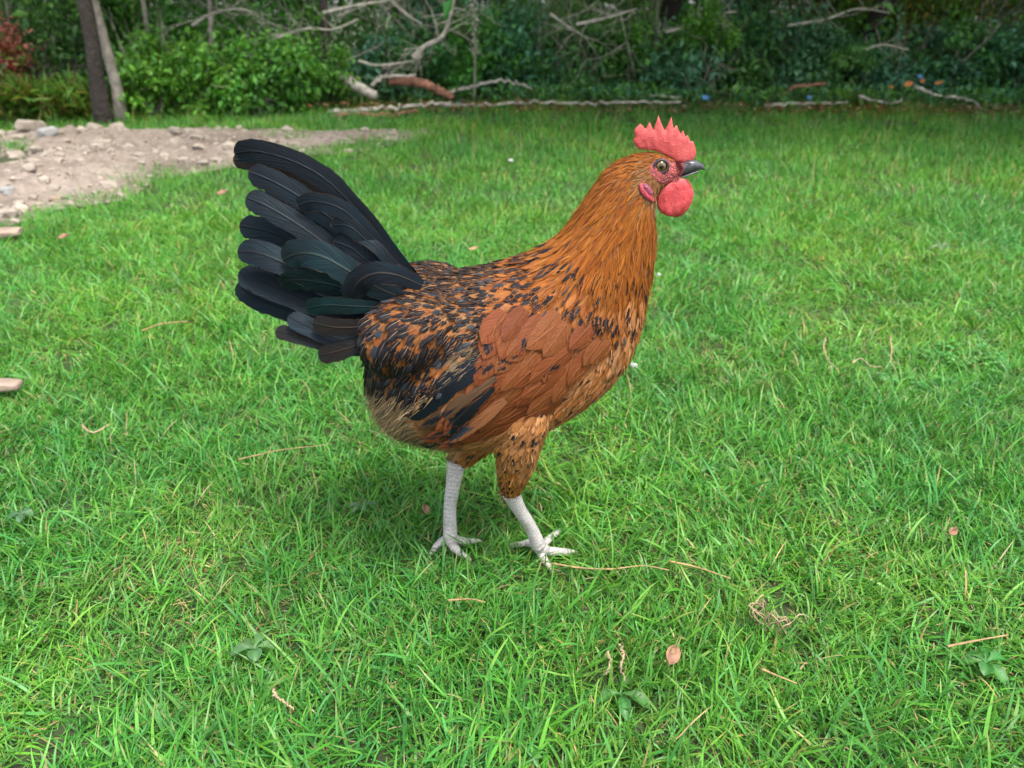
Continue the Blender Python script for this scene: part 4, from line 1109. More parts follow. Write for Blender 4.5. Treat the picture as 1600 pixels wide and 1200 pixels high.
def puffed(poly, yc, tmax, rim, step):
    """closed lens-shaped solid from an outline: thin at the rim, full inside"""
    Pt, T, d = triangulate(poly, step)
    tv = np.array([1 + .45 * mnoise.noise(Vector((x * .11, y * .045, yc * 50))) + .25 * mnoise.noise(Vector((x * .3, y * .2, 3))) for x, y in Pt])
    h = tv * tmax * np.sqrt(np.clip(1 - (1 - np.clip(d / rim, 0, 1)) ** 2, 0, 1)) + .00025
    fr = np.array([list(on_plane(x, y, yc - k)) for (x, y), k in zip(Pt, h)]); bk = np.array([list(on_plane(x, y, yc + k)) for (x, y), k in zip(Pt, h)])
    n = len(Pt)
    g = Geo()
    e = {}
    for a, b, c in T:
        for s, r in ((a, b), (b, c), (c, a)):
            if (r, s) in e: del e[(r, s)]
            else: e[(s, r)] = 1
    rimf = np.array([[r, s, s + n, r + n] for s, r in e])
    g.add(np.vstack([fr, bk]), rimf, np.vstack([T, T[:, ::-1] + n]))
    return g
zc = lambda L: [(860 + x / 5.714, 160 + y / 5.714) for x, y in L]
COMB = zc([(790, 415), (752, 380), (738, 338), (757, 308), (745, 258), (765, 225), (802, 188), (850, 238), (887, 175), (920, 250), (942, 180), (965, 118), (990, 185), (1020, 252), (1055, 185), (1080, 130), (1100, 235), (1127, 203), (1160, 282), (1185, 250), (1208, 312), (1225, 290), (1250, 347), (1272, 345), (1292, 400), (1302, 450), (1285, 505), (1250, 530), (1190, 545), (1120, 530), (1040, 480), (960, 440), (880, 425)])
rpart('comb', puffed(COMB, D, .0019, 22, 2.6), MAT['comb'])
WAT = zc([(1150, 675), (1200, 685), (1236, 740), (1252, 810), (1236, 885), (1202, 950), (1152, 1003), (1095, 1022), (1030, 1010), (980, 980), (952, 925), (945, 850), (968, 790), (1015, 735), (1080, 695)])
rpart('wattle', puffed(WAT, D - .0075, .0026, 15, 3.0), MAT['wattle'])
rpart('wattle', puffed([(x + 5, y + 1) for x, y in WAT], D + .0085, .0040, 20, 4.5), MAT['wattle'])
def patch(poly, off, step, puff=0.0, rim=8):
    Pt, T, d = triangulate(poly, step)
    V = []
    for (x, y), k in zip(Pt, d):
        p, nr = cast(x, y, D - .012)
        V.append(list(p + nr * (off + puff * math.sqrt(max(0, 1 - (1 - min(1, k / rim)) ** 2)) - (.0012 if k == 0 else 0))))
    V = np.array(V)
    # two rounds of smoothing keep the skin from following the cage's facets
    nb_ = [set() for _ in V]
    for f in T:
        for a in range(3): nb_[f[a]].update((f[a - 1], f[(a + 1) % 3]))
    for _ in range(2): V = np.array([.5 * V[k] + .5 * V[list(s)].mean(0) if s else V[k] for k, s in enumerate(nb_)])
    nrm = np.cross(V[T[:, 1]] - V[T[:, 0]], V[T[:, 2]] - V[T[:, 0]])
    if nrm[:, 1].mean() > 0: T = T[:, ::-1]
    return V, T
def both(name, V, T, mat, **kw):
    for mir in (False, True):
        g = Geo(); g.add(mirror(V) if mir else V, (), T[:, ::-1] if mir else T)
        rpart(name, g, mat, **kw)
FACEP = zc([(862, 600), (890, 548), (940, 503), (1000, 484), (1055, 497), (1105, 520), (1195, 530), (1200, 610), (1165, 680), (1110, 712), (1050, 738), (990, 740), (930, 700), (885, 655)])
V, T = patch(FACEP, .0012, 3.0)
both('face_skin', V, T, MAT['face'])
MAT['lobe'] = flesh('ear_lobe_skin', (.42, .045, .062), 500, .7)
MAT['lobe_in'] = flesh('inner_lobe_skin', (.20, .030, .060), 400, .9)
V, T = patch(zc([(782, 722), (800, 716), (850, 722), (892, 768), (908, 830), (918, 870), (916, 902), (886, 888), (840, 858), (808, 822), (788, 775)]), .0024, 2.6, .0012)
both('ear_lobe', V, T, MAT['lobe'])
V, T = patch(zc([(805, 722), (850, 720), (890, 765), (908, 815), (900, 850), (860, 820), (825, 780)]), .0042, 2.6, .0006)
both('ear_lobe', V, T, MAT['lobe_in'], label='purplish inner fold')
# eye: ball with iris and pupil about the gaze axis, dark lids round it
ep, en = cast(860 + 985 / 5.714, 160 + 568 / 5.714)
t = NT('eye_amber')
lx, ly, lz = t.sep(t.obj())
rr = t.math('SQRT', t.math('ADD', t.math('MULTIPLY', lx, lx), t.math('MULTIPLY', lz, lz)))
ir = t.noise(t.obj(), 900, 2)
iris = t.ramp(ir, [(.3, (.075, .045, .012)), (.7, (.16, .098, .028))])
c_ = t.mix(t.step(rr, .0020, .0023), (.004, .003, .003), iris)
c_ = t.mix(t.step(rr, .0040, .0047), c_, (.012, .010, .010))
MAT['eye'] = t.done(t.bsdf(c_, .06, **{'Specular IOR Level': .6}))
MAT['lid'] = plain('dark_eyelid', (.030, .022, .022), .6, 500, .3, .5, .0006)
for mir in (1, -1):
    c = Vector((ep.x, D + (ep.y - D) * mir, ep.z)) + Vector((0, .0022 * mir, 0))
    g = Geo()
    th_ = np.linspace(0, np.pi, 17); ph = np.linspace(0, 2 * np.pi, 24, endpoint=False)
    Vs = np.stack([np.sin(th_)[:, None] * np.cos(ph)[None], -np.cos(th_)[:, None] * np.ones((1, 24)), np.sin(th_)[:, None] * np.sin(ph)[None]], -1) * .0066
    q = np.stack([(np.arange(16)[:, None] * 24 + np.arange(24)[None]), (np.arange(16)[:, None] * 24 + (np.arange(24)[None] + 1) % 24), ((np.arange(16)[:, None] + 1) * 24 + (np.arange(24)[None] + 1) % 24), ((np.arange(16)[:, None] + 1) * 24 + np.arange(24)[None])], -1).reshape(-1, 4)
    Vs[..., 1] *= mir
    g.add(Vs.reshape(-1, 3), q)
    o = link('eye', g.mesh('eye'), MAT['eye'], rooster, c - ROOT)
    g = Geo()
    a = np.linspace(0, 2 * np.pi, 25)[:-1]
    ring = [[c.x + .0060 * math.cos(k) * 1.06, c.y - mir * .0040, c.z + .0056 * math.sin(k)] for k in a]
    ring.append(ring[0])
    V, q, tt, _ = tube_geo(ring, [.0014] * 25, 8, caps=False)
    g.add(V, q)
    rpart('eyelid', g, MAT['lid'])
# beak
MAT['beak'] = plain('horn_beak', (.050, .050, .056), .32, 220, .5, .25, .0006)
def beak_half(tops, bots, wd, name):
    n = 18
    A_, B_ = catmull([list(on_plane(*p)) for p in zc(tops)], n), catmull([list(on_plane(*p)) for p in zc(bots)], n)
    w = np.interp(np.linspace(0, 1, n), np.linspace(0, 1, len(wd)), wd)
    a = np.linspace(0, 2 * np.pi, 16, endpoint=False)
    V = (A_ + B_)[:, None] / 2 + (A_ - B_)[:, None] / 2 * np.cos(a)[None, :, None]
    V[..., 1] -= w[:, None] * np.sin(a)[None]
    i_ = np.arange(n - 1)[:, None] * 16; j_ = np.arange(16)[None]
    q = np.stack([i_ + j_, i_ + 16 + j_, i_ + 16 + (j_ + 1) % 16, i_ + (j_ + 1) % 16], -1).reshape(-1, 4)
    g = Geo(); k = n * 16; jn = np.arange(16)
    g.add(np.vstack([V.reshape(-1, 3), (A_[0] + B_[0]) / 2, (A_[-1] + B_[-1]) / 2]), q,
          np.vstack([np.stack([jn, (jn + 1) % 16, np.full(16, k)], -1), np.stack([(n - 1) * 16 + (jn + 1) % 16, (n - 1) * 16 + jn, np.full(16, k + 1)], -1)]))
    return rpart(name, g, MAT['beak'])
ub = beak_half([(1150, 560), (1215, 520), (1285, 512), (1335, 532), (1370, 565), (1384, 598)], [(1100, 655), (1190, 642), (1260, 615), (1320, 602), (1355, 600), (1382, 606)], [.0070, .0072, .0058, .0042, .0024, .0005], 'upper_beak')
beak_half([(1110, 662), (1190, 640), (1260, 618), (1325, 604)], [(1110, 680), (1190, 662), (1265, 640), (1332, 622)], [.0062, .0058, .0042, .0016], 'lower_beak')
np_, nn_ = on_plane(860 + 1238 / 5.714, 160 + 545 / 5.714, D - .0066), None
V, q, tt, _ = tube_geo([[np_.x - .0028, np_.y, np_.z - .0003], [np_.x, np_.y - .0004, np_.z], [np_.x + .0028, np_.y + .0006, np_.z - .0002]], [.0003, .0010, .0003], 8, 7)
g = Geo(); g.add(V, q, tt)
rpart('nostril', g, MAT['lid'], ub)

# ---- legs and feet
t = NT('pale_scaled_leg')
fu, fv, fz = t.sep(t.attr('fuv').outputs['Vector'])
sc = t.math('ADD', t.math('MULTIPLY', fv, 19.0), t.math('MULTIPLY', t.noise(t.obj(), 120, 2), 1.2))
sv = t.math('ABSOLUTE', t.math('SUBTRACT', t.math('FRACT', sc), .5))
vo = t.voro(t.obj(), 520, 'DISTANCE_TO_EDGE', 0)
gap = t.math('MINIMUM', t.step(sv, .48, .36), t.step(vo, .0, .12))
n1 = t.noise(t.obj(), 45, 3)
c_ = t.ramp(n1, [(.3, (.48, .455, .44)), (.55, (.60, .575, .56)), (.75, (.58, .50, .48))])
c_ = t.mix(gap, t.mix(1.0, c_, (.66, .58, .55), 'MULTIPLY'), c_)
MAT['leg'] = t.done(t.bsdf(c_, .5, t.bump(gap, .8, .0010)))
MAT['claw'] = plain('pale_claw', (.42, .37, .31), .4, 200, .3, .2, .0005)
def leg(hock, pts, rad, toes, label):
    g = Geo()
    V, q, tt, uv = tube_geo([list(hock)] + [list(p) for p in pts], rad, 18, 44, 1.0)
    rid = 1 + .035 * 0
    g.add(V, q, tt, fuv=uv)
    claws = []
    for tp, tr in toes:
        tp = [list(p) for p in tp]
        C = catmull(tp, 30); base = np.interp(np.linspace(0, 1, 30), np.linspace(0, 1, len(tr)), tr)
        base = base * .78 * (1 + .16 * np.abs(np.sin(np.linspace(0, 1, 30) * 3 * np.pi)))     # pads between the joints
        V, q, tt, uv = tube_geo(C, base, 12)
        uv = uv * np.array([1, .45, 1])
        g.add(V, q, tt, fuv=uv)
        e = C[-1] - C[-4]; e /= np.linalg.norm(e)
        c0, c1, c2 = C[-1] - e * .002, C[-1] + e * .006 + [0, 0, .0006], C[-1] + e * .012 + [0, 0, -.003]
        claws.append(tube_geo([c0, c1, c2], [tr[-1] * .85, tr[-1] * .6, .0004], 8, 8))
    o = rpart('leg', g, MAT['leg'], label=label)
    for V, q, tt, uv in claws:
        gc = Geo(); gc.add(V, q, tt); rpart('claw', gc, MAT['claw'], o)
def at(px, py, z): return on_ground(px, py, z) - Vector((0, 0, .010))
A1 = at(842, 842, .030)
leg(NEAR_HOCK, [on_plane(812, 797, (NEAR_HOCK.y * .62 + A1.y * .38)), on_plane(828, 822, (NEAR_HOCK.y * .3 + A1.y * .7)), A1], [.0100, .0075, .0071, .0086],
    [([A1, at(845, 853, .020), at(851, 864, .017), at(857, 874, .013)], [.0085, .0066, .0056, .0040]),
     ([A1, at(858, 850, .020), at(874, 851, .020), at(892, 852, .016)], [.0085, .0064, .0054, .0038]),
     ([A1, at(850, 838, .022), at(862, 828, .022), at(872, 820, .018)], [.0080, .0060, .0050, .0036]),
     ([A1, at(826, 838, .022), at(812, 840, .018), at(802, 841, .014)], [.0070, .0054, .0044, .0034])], 'nearer leg striding forward')
A2 = at(703, 828, .030)
leg(FAR_HOCK, [on_plane(708, 757, FAR_HOCK.y * .65 + A2.y * .35), on_plane(703, 795, FAR_HOCK.y * .3 + A2.y * .7), A2], [.0112, .0085, .0074, .0084],
    [([A2, at(692, 834, .022), at(682, 842, .018), at(676, 850, .013)], [.0078, .0060, .0050, .0038]),
     ([A2, at(706, 840, .022), at(715, 850, .018), at(726, 858, .014)], [.0085, .0066, .0056, .0040]),
     ([A2, at(715, 833, .022), at(727, 835, .020), at(742, 835, .015)], [.0080, .0060, .0050, .0036])], 'farther leg under the belly')
# ------------------------------------------------------------------ small things on the lawn and along the wood's edge
MAT['straw'] = plain('dry_straw', (.27, .175, .075), .65, 60, .5, .4, .0008)
MAT['root'] = plain('pale_dry_root', (.28, .21, .12), .75, 120, .4, .5, .0008)
MAT['dead_leaf'] = plain('dead_leaf', (.20, .105, .060), .75, 120, .5, .8, .001)
MAT['quill'] = plain('white_down', (.48, .47, .46), .8, 200, .1, .3, .0006)
def stalk(name, pxs, r, mat, label, cat, z=.022, group=None, y=None, ring=7, n=None, taper=.5, wob=.0, lift=None):
    P3 = [list(on_ground(px, py, z - .005) if y is None else on_plane(px, py, y)) for k, (px, py) in enumerate(pxs)]
    n = n or 6 * len(P3)
    C = catmull(P3, n)
    if wob: C = C + np.array([[mnoise.noise(Vector((k * .9, s, len(pxs)))) * wob for s in (0, 5, 9)] for k in range(n)])
    V, q, tt, _ = tube_geo(C, np.linspace(r, r * taper, n), ring)
    o = C.mean(0); g = Geo(); g.add(V, q, tt)
    return tag(link(name, g.mesh(name, o), MAT[mat], None, o), label, cat, group)
stalk('straw_stalk', [(862, 880), (905, 887), (955, 889), (1005, 884), (1046, 891)], .0012, 'straw', 'longest straw stalk, lying just right of the nearer foot', 'straw', .030)
stalk('straw_stalk', [(1046, 877), (1088, 886), (1142, 904)], .0014, 'straw', 'short straight straw beyond the right end of the longest straw stalk', 'straw', .032)
stalk('straw_stalk', [(222, 517), (252, 506), (294, 502)], .0016, 'straw', 'tan straw on the open grass left of the lower tail', 'straw', .034)
stalk('straw_stalk', [(372, 718), (440, 703), (512, 695)], .0010, 'straw', 'thin brown straw on the grass left of the belly', 'straw', .030)
stalk('straw_stalk', [(700, 938), (735, 936), (758, 941)], .0013, 'straw', 'short straw on the grass below the farther foot', 'straw', .028)
stalk('straw_stalk', [(1480, 1010), (1530, 1000), (1575, 992)], .0014, 'straw', 'straw near the right frame edge level with the root-ringed hole', 'straw', .030)
stalk('straw_stalk', [(1190, 1045), (1215, 1056), (1245, 1068)], .0013, 'straw', 'pale straw just below the root-ringed hole', 'straw', .028)
stalk('dry_root', [(128, 664), (136, 672), (146, 676), (158, 671), (172, 662)], .0017, 'root', 'curled pale root on the grass near the left frame edge', 'root', .033, wob=.002)
stalk('dry_root', [(1290, 528), (1287, 545), (1296, 565), (1310, 578)], .0016, 'root', 'crooked pale root standing alone on the right half of the lawn', 'root', .036, wob=.003)
stalk('dry_root', [(1332, 567), (1345, 560), (1360, 572), (1378, 573)], .0015, 'root', 'wavy pale root between the crooked root and the forked one', 'root', .036, wob=.002)
stalk('dry_root', [(1391, 526), (1393, 548), (1392, 566), (1400, 578)], .0015, 'root', 'upright pale root, rightmost of three close together', 'root', .036, wob=.003)
stalk('dry_root', [(968, 1007), (974, 1025), (970, 1043), (978, 1062)], .0017, 'root', 'longer hairy root left of the brown dead leaf', 'root', .028, wob=.004)
stalk('dry_root', [(949, 1018), (953, 1035), (947, 1056)], .0014, 'root', 'shorter hairy root farthest left of the brown dead leaf', 'root', .028, wob=.004)
stalk('dry_root', [(425, 1075), (432, 1088), (446, 1098), (460, 1108)], .0014, 'root', 'pale forked root low on the left half of the lawn', 'root', .028, wob=.003)
# the scraped hole ringed with roots
hc = on_ground(1212, 985, 0)
g = Geo()
for k in range(16):
    a0 = R(110 + k * 10 + RNG.normal(0, 12)); ln = RNG.uniform(.5, 1.6); r0 = RNG.uniform(.016, .026)
    pts = [[r0 * (1 + .2 * RNG.normal()) * math.cos(a0 + s * ln), r0 * .8 * math.sin(a0 + s * ln), .010 + .020 * math.sin(s * 3) + .004 * RNG.normal()] for s in np.linspace(0, 1, 6)]
    V, q, tt, _ = tube_geo(pts, np.linspace(.0009, .0005, 6), 5, 14); g.add(V, q, tt)
tag(link('root_tuft', g.mesh('root_tuft'), MAT['root'], None, (hc.x, hc.y, gz(hc.x, hc.y))), 'ring of pale torn roots round a small dark hole in the turf', 'roots')
def dead_leaf(px, py, L, W, az, label, mat='dead_leaf', z=.03, name='dead_leaf', cat='leaf', tilt=.5):
    o = on_ground(px, py, z)
    s, u = np.linspace(0, 1, 9), np.linspace(-1, 1, 5)
    w = np.sin(np.pi * (s * .92 + .04)) ** .8 * W * .5
    V = np.zeros((9, 5, 3)); V[..., 0] = (s[:, None] - .5) * L; V[..., 1] = w[:, None] * u[None]
    V[..., 2] = .35 * W * (u ** 2)[None] * (.4 + s[:, None]) + .12 * L * (s[:, None] - .5) ** 2 + RNG.normal(0, .0006, (9, 5))
    g = Geo(); g.add(V.reshape(-1, 3), grid_faces(1, 9, 5))
    ob = tag(link(name, g.mesh(name), MAT[mat], None, o), label, cat)
    ob.rotation_euler = (tilt, -.1, az)
    sol = ob.modifiers.new('thickness', 'SOLIDIFY'); sol.thickness = .0006
    return ob
dead_leaf(1048, 1026, .020, .015, 1.2, 'pinkish brown dead leaf on the grass left of the root-ringed hole')
dead_leaf(100, 371, .030, .018, .2, 'orange brown dead leaf on the lawn below the bare earth')
dead_leaf(347, 302, .036, .018, .5, 'small tan leaf at the grass edge left of the tail', z=.04)
dead_leaf(1487, 832, .013, .009, .6, 'tiny brown leaf high on the right side of the lawn', z=.036)
dead_leaf(664, 798, .016, .010, 2.0, 'reddish brown crumpled leaf left of the farther leg', z=.030)
dead_leaf(740, 389, .026, .010, .4, 'pale bract of dry grass above the middle of the back', 'straw', .040)
dead_leaf(662, 412, .016, .009, .4, 'small cream leaf on the lawn just above the saddle', 'straw', .040)
def down(px, py, L, az, label, z=.03):
    g = Geo()
    for k in range(46):
        a = RNG.normal(0, .55); l = L * RNG.uniform(.5, 1)
        pts = [[s * l * math.cos(a), s * l * math.sin(a) * .8, .004 * math.sin(s * 3) * RNG.uniform(.2, 1.5) + RNG.normal(0, .0006)] for s in (0, .5, 1)]
        V, q, tt, _ = tube_geo(pts, [.0007, .0006, .0003], 4, 5); g.add(V, q, tt)
    o = tag(link('down_feather', g.mesh('down_feather'), MAT['quill'], None, on_ground(px, py, z)), label, 'feather'); o.rotation_euler = (.3, -.2, az)
down(986, 573, .013, .1, 'white down feather on the grass right of the breast')
down(1027, 431, .010, .3, 'small white feather at the front of the neck', .035)
down(795, 252, .022, .4, 'white fleck on the far lawn left of the head', .045)

# stones
MAT['stone'] = plain('pale_stone', (.27, .225, .18), .85, 22, .3, .6, .006)
MAT['grey_stone'] = plain('grey_stone', (.25, .245, .235), .85, 24, .3, .6, .006)
MAT['pink_stone'] = plain('pinkish_stone', (.24, .175, .135), .85, 30, .25, .5, .004)
import bmesh
def stone(px, py, sx_, sy_, sz_, mat, label=None, group=None, rz=0., z=0., name='stone', seed=0, rough=.26):
    bm = bmesh.new(); bmesh.ops.create_icosphere(bm, subdivisions=3, radius=1)
    for v in bm.verts:
        c = v.co.copy()
        f = 1 + rough * mnoise.noise(c * 1.3 + Vector((seed * 3.7, 0, 0))) + rough * .5 * mnoise.noise(c * 3.1 + Vector((0, seed * 2.1, 0)))
        c = c * f
        for ax in range(3):                                     # knocked-off faces
            c[ax] = math.copysign(min(abs(c[ax]), .74 + .1 * mnoise.noise(Vector((seed, ax, c[ax])))), c[ax])
        v.co = Vector((c.x * sx_, c.y * sy_, c.z * sz_))
    me = bpy.data.meshes.new(name); bm.to_mesh(me); bm.free()
    me.polygons.foreach_set('use_smooth', np.ones(len(me.polygons), bool))
    p = on_ground(px, py, 0); zz = bare_z(p.x, p.y) if in_poly([p.x], [p.y], BARE)[0] else gz(p.x, p.y)
    o = link(name, me, MAT[mat], None, (p.x, p.y, zz + z + sz_ * .35)); o.rotation_euler = (RNG.normal(0, .1), RNG.normal(0, .1), rz)
    return tag(o, label, 'stone', group)
stone(6, 622, .044, .020, .009, 'pink_stone', 'pinkish flat stone cut by the left frame edge, sunk in the grass', None, .15, .024, seed=1, rough=.12)
stone(6, 378, .070, .026, .012, 'pink_stone', 'pale flat slab in the grass just below the bare earth at the left', None, .1, .022, seed=2)
for k, (px, py, a, b, c, m, lb) in enumerate([
        (14, 309, .040, .032, .030, 'grey_stone', 'grey blocky stone at the near left of the bare earth'), (53, 291, .036, .030, .026, 'stone', 'pale round stone right of the grey blocky stone'),
        (64, 282, .075, .030, .018, 'stone', 'long flat brown stone above the pale round stone'), (30, 322, .030, .022, .020, 'stone', 'small cream stone just under the grey blocky stone'),
        (54, 316, .022, .018, .016, 'stone', 'tiny cream stone near the grass edge of the bare earth'), (88, 317, .032, .022, .018, 'pink_stone', 'pinkish chip at the grass edge of the bare earth'),
        (90, 260, .130, .060, .030, 'stone', 'broad pale slab half buried in the middle of the bare earth'), (55, 222, .110, .060, .050, 'stone', 'lumpy dirt-coloured rock near the back of the bare earth'),
        (80, 230, .070, .040, .040, 'grey_stone', 'dark-sided rock next to the lumpy dirt-coloured one'), (152, 214, .070, .045, .040, 'stone', 'pale rock at the foot of the dark trunk'),
        (185, 210, .060, .045, .045, 'stone', 'pale rock just right of the dark trunk foot'),
        (276, 218, .050, .034, .030, 'stone', 'pale stone below the grass tuft on the bare earth'),
        (160, 234, .080, .045, .030, 'stone', 'pale stone amid the bare earth, left of its grass tufts'), (372, 250, .028, .022, .018, 'pink_stone', 'pinkish pebble just left of the tail tips'),
        (275, 240, .030, .024, .018, 'stone', 'lone pebble in the middle of the bare earth'), (25, 245, .090, .050, .035, 'stone', 'pale rock at the left edge of the bare earth')]):
    stone(px, py, a * .8, b * .8, c * .7, m, lb, 'stones on the bare earth', RNG.random() * 3, seed=5 + k)
g = Geo()
bm = bmesh.new(); bmesh.ops.create_icosphere(bm, subdivisions=1, radius=1)
iv = np.array([list(v.co) for v in bm.verts]); it = np.array([[v.index for v in f.verts] for f in bm.faces]); bm.free()
cnt = 0
while cnt < 2600:
    x, y = RNG.uniform(-3.6, bx1), RNG.uniform(by0, by1)
    if not in_poly([x], [y], BARE)[0]: continue
    s = .004 * (1 + RNG.pareto(2.2)); s = min(s, .028)
    V = iv * (1 + RNG.normal(0, .16, (len(iv), 1))) * np.array([s * RNG.uniform(.8, 1.5), s, s * RNG.uniform(.5, .9)])
    g.add(V + [x, y, bare_z(x, y) + s * .2], (), it); cnt += 1
tag(link('gravel', g.mesh('gravel', smooth=False), MAT['stone']), kind='stuff')

# fallen wood and litter along the far edge of the lawn
FW = 'fallen sticks along the far edge of the lawn'
stalk('fallen_pole', [(690, 165), (760, 164), (840, 160), (905, 162), (980, 160), (1064, 160)], .010, 'dead_wood', 'long pale pole lying along the far edge of the lawn behind the comb', 'pole', y=4.95, taper=.7, wob=.02, n=40)
stalk('fallen_pole', [(978, 152), (1020, 149), (1068, 153)], .013, 'dead_wood', 'shorter pale pole above the right end of the long pole', 'pole', y=5.1, wob=.02)
stalk('fallen_pole', [(1195, 165), (1250, 162), (1325, 160)], .012, 'dead_wood', 'thin pale pole lying in the shade right of the head', 'pole', y=5.0, wob=.02)
stalk('fallen_pole', [(1200, 153), (1232, 143), (1240, 136), (1292, 130)], .015, 'red_wood', 'bent reddish stick propped in the shade above the thin pole', 'stick', y=5.15, wob=.02)
stalk('log', [(528, 117), (556, 134), (588, 150)], .034, 'dead_wood', 'short grey log slanting down beside the dark narrow trunk', 'log', y=4.9, ring=10, taper=.8, wob=.01)
stalk('log', [(608, 124), (640, 127), (668, 133), (708, 152)], .032, 'red_wood', 'reddish rotten log to the right of the slanting grey log', 'log', y=5.0, ring=10, taper=.7, wob=.02)
stalk('branch', [(580, 134), (602, 120), (650, 118)], .014, 'dead_wood', 'pale stick leaning on the reddish log', 'stick', y=4.95, wob=.02)
stalk('branch', [(512, 176), (570, 172), (640, 166), (705, 160)], .016, 'dead_wood', 'pale crooked branch lying between the bare earth and the long pole', 'branch', y=4.75, wob=.03, n=30)
stalk('branch', [(520, 182), (555, 178), (600, 180), (655, 172)], .012, 'red_wood', 'brown stick lying just before the pale crooked branch', 'stick', y=4.6, wob=.03, n=24)
stalk('branch', [(1480, 150), (1520, 158), (1535, 172)], .010, 'dead_wood', 'pale stick dropping to the lawn at the far right', 'stick', y=5.0, wob=.02)
stalk('branch', [(1342, 150), (1370, 158), (1400, 160), (1412, 153)], .009, 'dead_wood', 'thin pale stick left of the orange litter', 'stick', y=5.0, wob=.02)
stalk('branch', [(1430, 135), (1460, 148), (1492, 152)], .011, 'dead_wood', 'pale stick lying on the right of the orange litter', 'stick', y=5.0, wob=.02)
stalk('branch', [(700, 145), (770, 128), (810, 130), (840, 145)], .012, 'dead_wood', 'pale arched stick between the reddish log and the rooster head', 'stick', y=5.1, wob=.03, n=24)
def dead_branch(pxs, y, r, label, name='dead_branch', mat='dead_wood', n=16):
    g = Geo(); rng = np.random.default_rng(int(pxs[0][0]))
    P3 = catmull([list(on_plane(*p, y)) for p in pxs], 30); o = P3[0]
    V, q, tt, _ = tube_geo(P3, np.linspace(r, r * .4, 30), 7); g.add(V, q, tt)
    for k in range(n):
        b = P3[rng.integers(4, 29)]
        limb_geo(g, b, rng.normal(0, 1, 3) * [1, .6, .7], rng.uniform(.10, .30), r * .24, 1, rng, 5, .5, .0)
    tag(link(name, g.mesh(name, o), MAT[mat], None, o), label, 'branch')
dead_branch([(645, 90), (665, 72), (690, 58), (702, 30), (712, -10)], 5.0, .018, 'bleached forked dead branch hanging above the reddish log')
dead_branch([(600, -12), (622, 12), (640, 26), (660, 38)], 5.05, .012, 'thin bleached branch crossing above the forked dead branch', n=6)
dead_branch([(505, 20), (560, 8), (600, 2), (640, -8)], 5.0, .011, 'pale twig reaching along the top of the picture above the tail', n=7)
dead_branch([(900, 38), (940, 30), (968, 22), (995, 14)], 5.2, .011, 'pale starry twig above the left of the comb', n=10)
dead_branch([(860, 22), (885, 40), (905, 52), (918, 60)], 5.2, .010, 'pale twig arching left of the starry twig', n=8)
dead_branch([(1040, 50), (1080, 40), (1110, 24), (1150, 18)], 5.3, .010, 'pale twig above the beak, near the top of the picture', n=12)
dead_branch([(1230, 40), (1290, 30), (1340, 14), (1390, 20)], 5.4, .010, 'yellowish twig crossing the olive shrubs at the top right', n=12)
dead_branch([(1330, 95), (1350, 80), (1378, 70), (1420, 78)], 5.3, .009, 'grey twig sticking out of the shade above the orange litter', n=9)
dead_branch([(430, 60), (480, 45), (520, 46), (560, 30)], 4.9, .010, 'pale twig over the bright shrubs left of the narrow trunk', n=9)
dead_branch([(560, 95), (590, 102), (640, 96), (660, 88)], 5.0, .009, 'low pale twig over the slanting grey log', n=9)
dead_branch([(300, 40), (330, 22), (370, 14), (400, 20)], 4.9, .009, 'pale twig left of the white-dotted stalk', n=8)
g = Geo()
o = on_plane(740, 86, 5.0)
for k in range(150):
    s = RNG.random(); c = np.array([.012 * math.sin(s * 5) + RNG.normal(0, .016), RNG.normal(0, .016), s * .42])
    g.add(iv * .0055 * RNG.uniform(.4, 1.4) + c, (), it)
V, q, tt, _ = tube_geo([[0, 0, -.25], [.01, 0, .1], [0, 0, .44]], [.006, .005, .003], 6, 12)
sp = tag(link('flower_spike', None, loc=o), 'tall stalk of small whitish flowers hanging over the undergrowth', 'flower')
link('blossom', g.mesh('blossom'), MAT['dead_wood'], sp)['kind'] = 'stuff'
g = Geo(); g.add(V, q, tt); link('stem', g.mesh('stem'), MAT['twig'], sp)
MAT['blue'] = plain('blue_scrap', (.06, .17, .33), .5, 60, .2, .2, .002)
MAT['orange'] = plain('orange_litter', (.42, .15, .04), .8, 40, .6, .5, .004)
def scrap(px, py, y, w, h, mat, label, cat, name):
    bm = bmesh.new(); bmesh.ops.create_grid(bm, x_segments=5, y_segments=4, size=.5)
    for v in bm.verts: v.co = Vector((v.co.x * w, v.co.y * h, .3 * h * mnoise.noise(v.co * 5 + Vector((px, 0, 0)))))
    me = bpy.data.meshes.new(name); bm.to_mesh(me); bm.free()
    p = on_plane(px, py, y)
    o = tag(link(name, me, MAT[mat], None, p), label, cat); o.rotation_euler = (.9, .1, .3); s = o.modifiers.new('thickness', 'SOLIDIFY'); s.thickness = .004
scrap(1103, 152, 4.95, .045, .030, 'blue', 'blue scrap at the wood edge just right of the head', 'scrap', 'blue_scrap')
scrap(1265, 152, 5.0, .034, .024, 'blue', 'blue scrap lying by the thin pole in the shade', 'scrap', 'blue_scrap')
scrap(1438, 119, 5.1, .036, .024, 'blue', 'blue scrap on top of the orange leaf', 'scrap', 'blue_scrap')
for px, py, L, lb in ((1418, 134, .085, 'longer orange dead leaf in the shade under the blue scrap'), (1440, 128, .060, 'orange dead leaf touching the blue scrap'), (1466, 131, .055, 'small yellowish orange leaf right of the blue scrap'), (1392, 137, .045, 'dull orange leaf left of the longer orange one')):
    o_ = dead_leaf(800, 600, L, L * .45, RNG.random(), lb, 'orange'); o_.location = on_plane(px, py, 5.05)

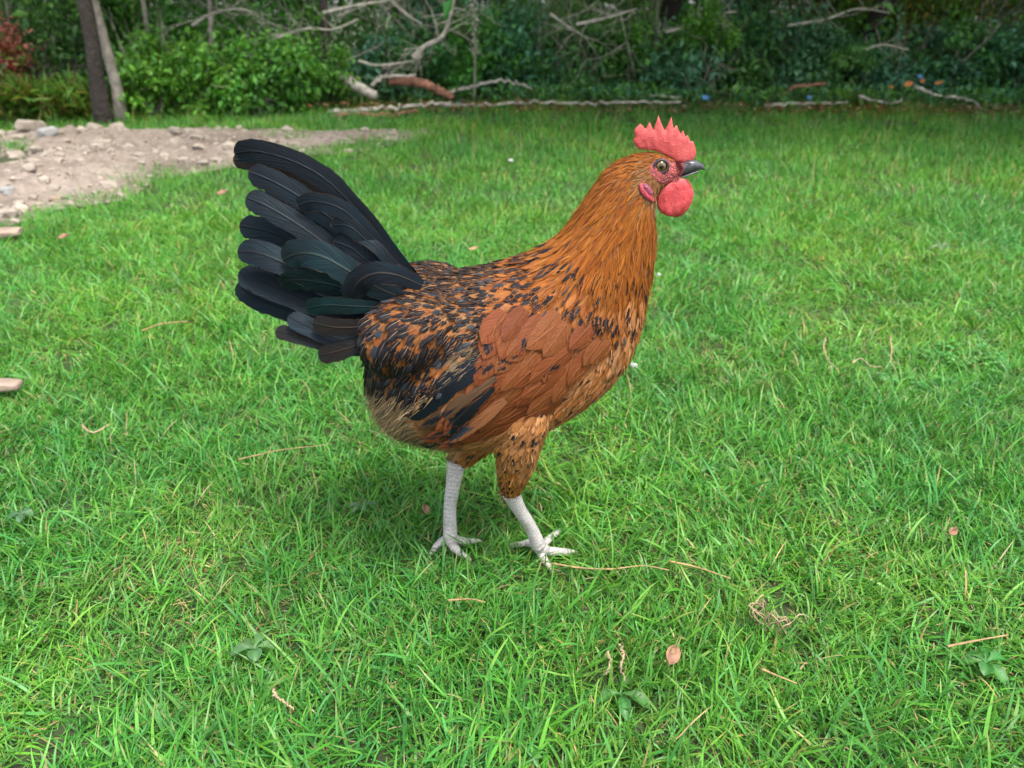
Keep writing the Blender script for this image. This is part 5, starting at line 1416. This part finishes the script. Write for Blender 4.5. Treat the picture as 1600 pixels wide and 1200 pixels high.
# broad-leaved weeds in the turf
def weed(px, py, n, L, W, label, lobes=0.0, cols=(.055, .185, .045), lift=.5, z=.002):
    o = on_ground(px, py, z)
    root = tag(link('weed', None, loc=o), label, 'weed')
    for k in range(n):
        a = k * 6.283 / n + RNG.normal(0, .25); l = L * .72 * RNG.uniform(.6, 1.15); w0 = W * .75 * RNG.uniform(.8, 1.15)
        s, u = np.linspace(0, 1, 11), np.linspace(-1, 1, 5)
        w = np.interp(s, [0, .25, .5, .8, 1], [.10, .35, .95, .9, .08]) * w0 * .5 * (1 + lobes * np.sin(s * 22))
        up = lift * RNG.uniform(.6, 1.2)
        V = np.zeros((11, 5, 3)); V[..., 0] = (s * l * math.cos(up * .6))[:, None]; V[..., 1] = w[:, None] * u[None]
        V[..., 2] = (s * l * math.sin(up) - .55 * l * s ** 2.2)[:, None] + .22 * w0 * (u ** 2)[None] * np.sin(np.pi * s)[:, None] + .012
        c, sn = math.cos(a), math.sin(a)
        V = np.stack([V[..., 0] * c - V[..., 1] * sn, V[..., 0] * sn + V[..., 1] * c, V[..., 2]], -1)
        tn = np.tile(np.array(cols) * .85 * RNG.uniform(.85, 1.2), (55, 1)); tn[2::5] *= 1.35
        g = Geo(); g.add(V.reshape(-1, 3), grid_faces(1, 11, 5), tint=tn)
        link('leaf', g.mesh('leaf'), MAT['grass'], root)
weed(1535, 1050, 6, .042, .018, 'lobed broad-leaved weed near the right frame edge', .18)
weed(565, 803, 6, .030, .011, 'grey-green ferny weed left of the farther foot', .3, (.075, .16, .07))
weed(400, 1028, 5, .032, .018, 'grey-leaved weed in the lower left of the lawn', .1, (.085, .185, .07))
weed(968, 1098, 4, .038, .018, 'smooth oval-leaved weed at the bottom below the hairy roots')
weed(1104, 745, 5, .020, .010, 'small pale rosette weed on the lawn right of the thigh', 0, (.085, .21, .06))
weed(1375, 596, 4, .022, .016, 'round-leaved seedling below the wavy pale root', 0, (.07, .20, .06))
weed(1470, 395, 6, .045, .022, 'silvery leaf tuft on the dark patch at the right of the lawn', .1, (.11, .20, .12), .9, .03)
weed(40, 815, 5, .028, .015, 'silvery-backed weed near the left frame edge', .15, (.095, .19, .08))
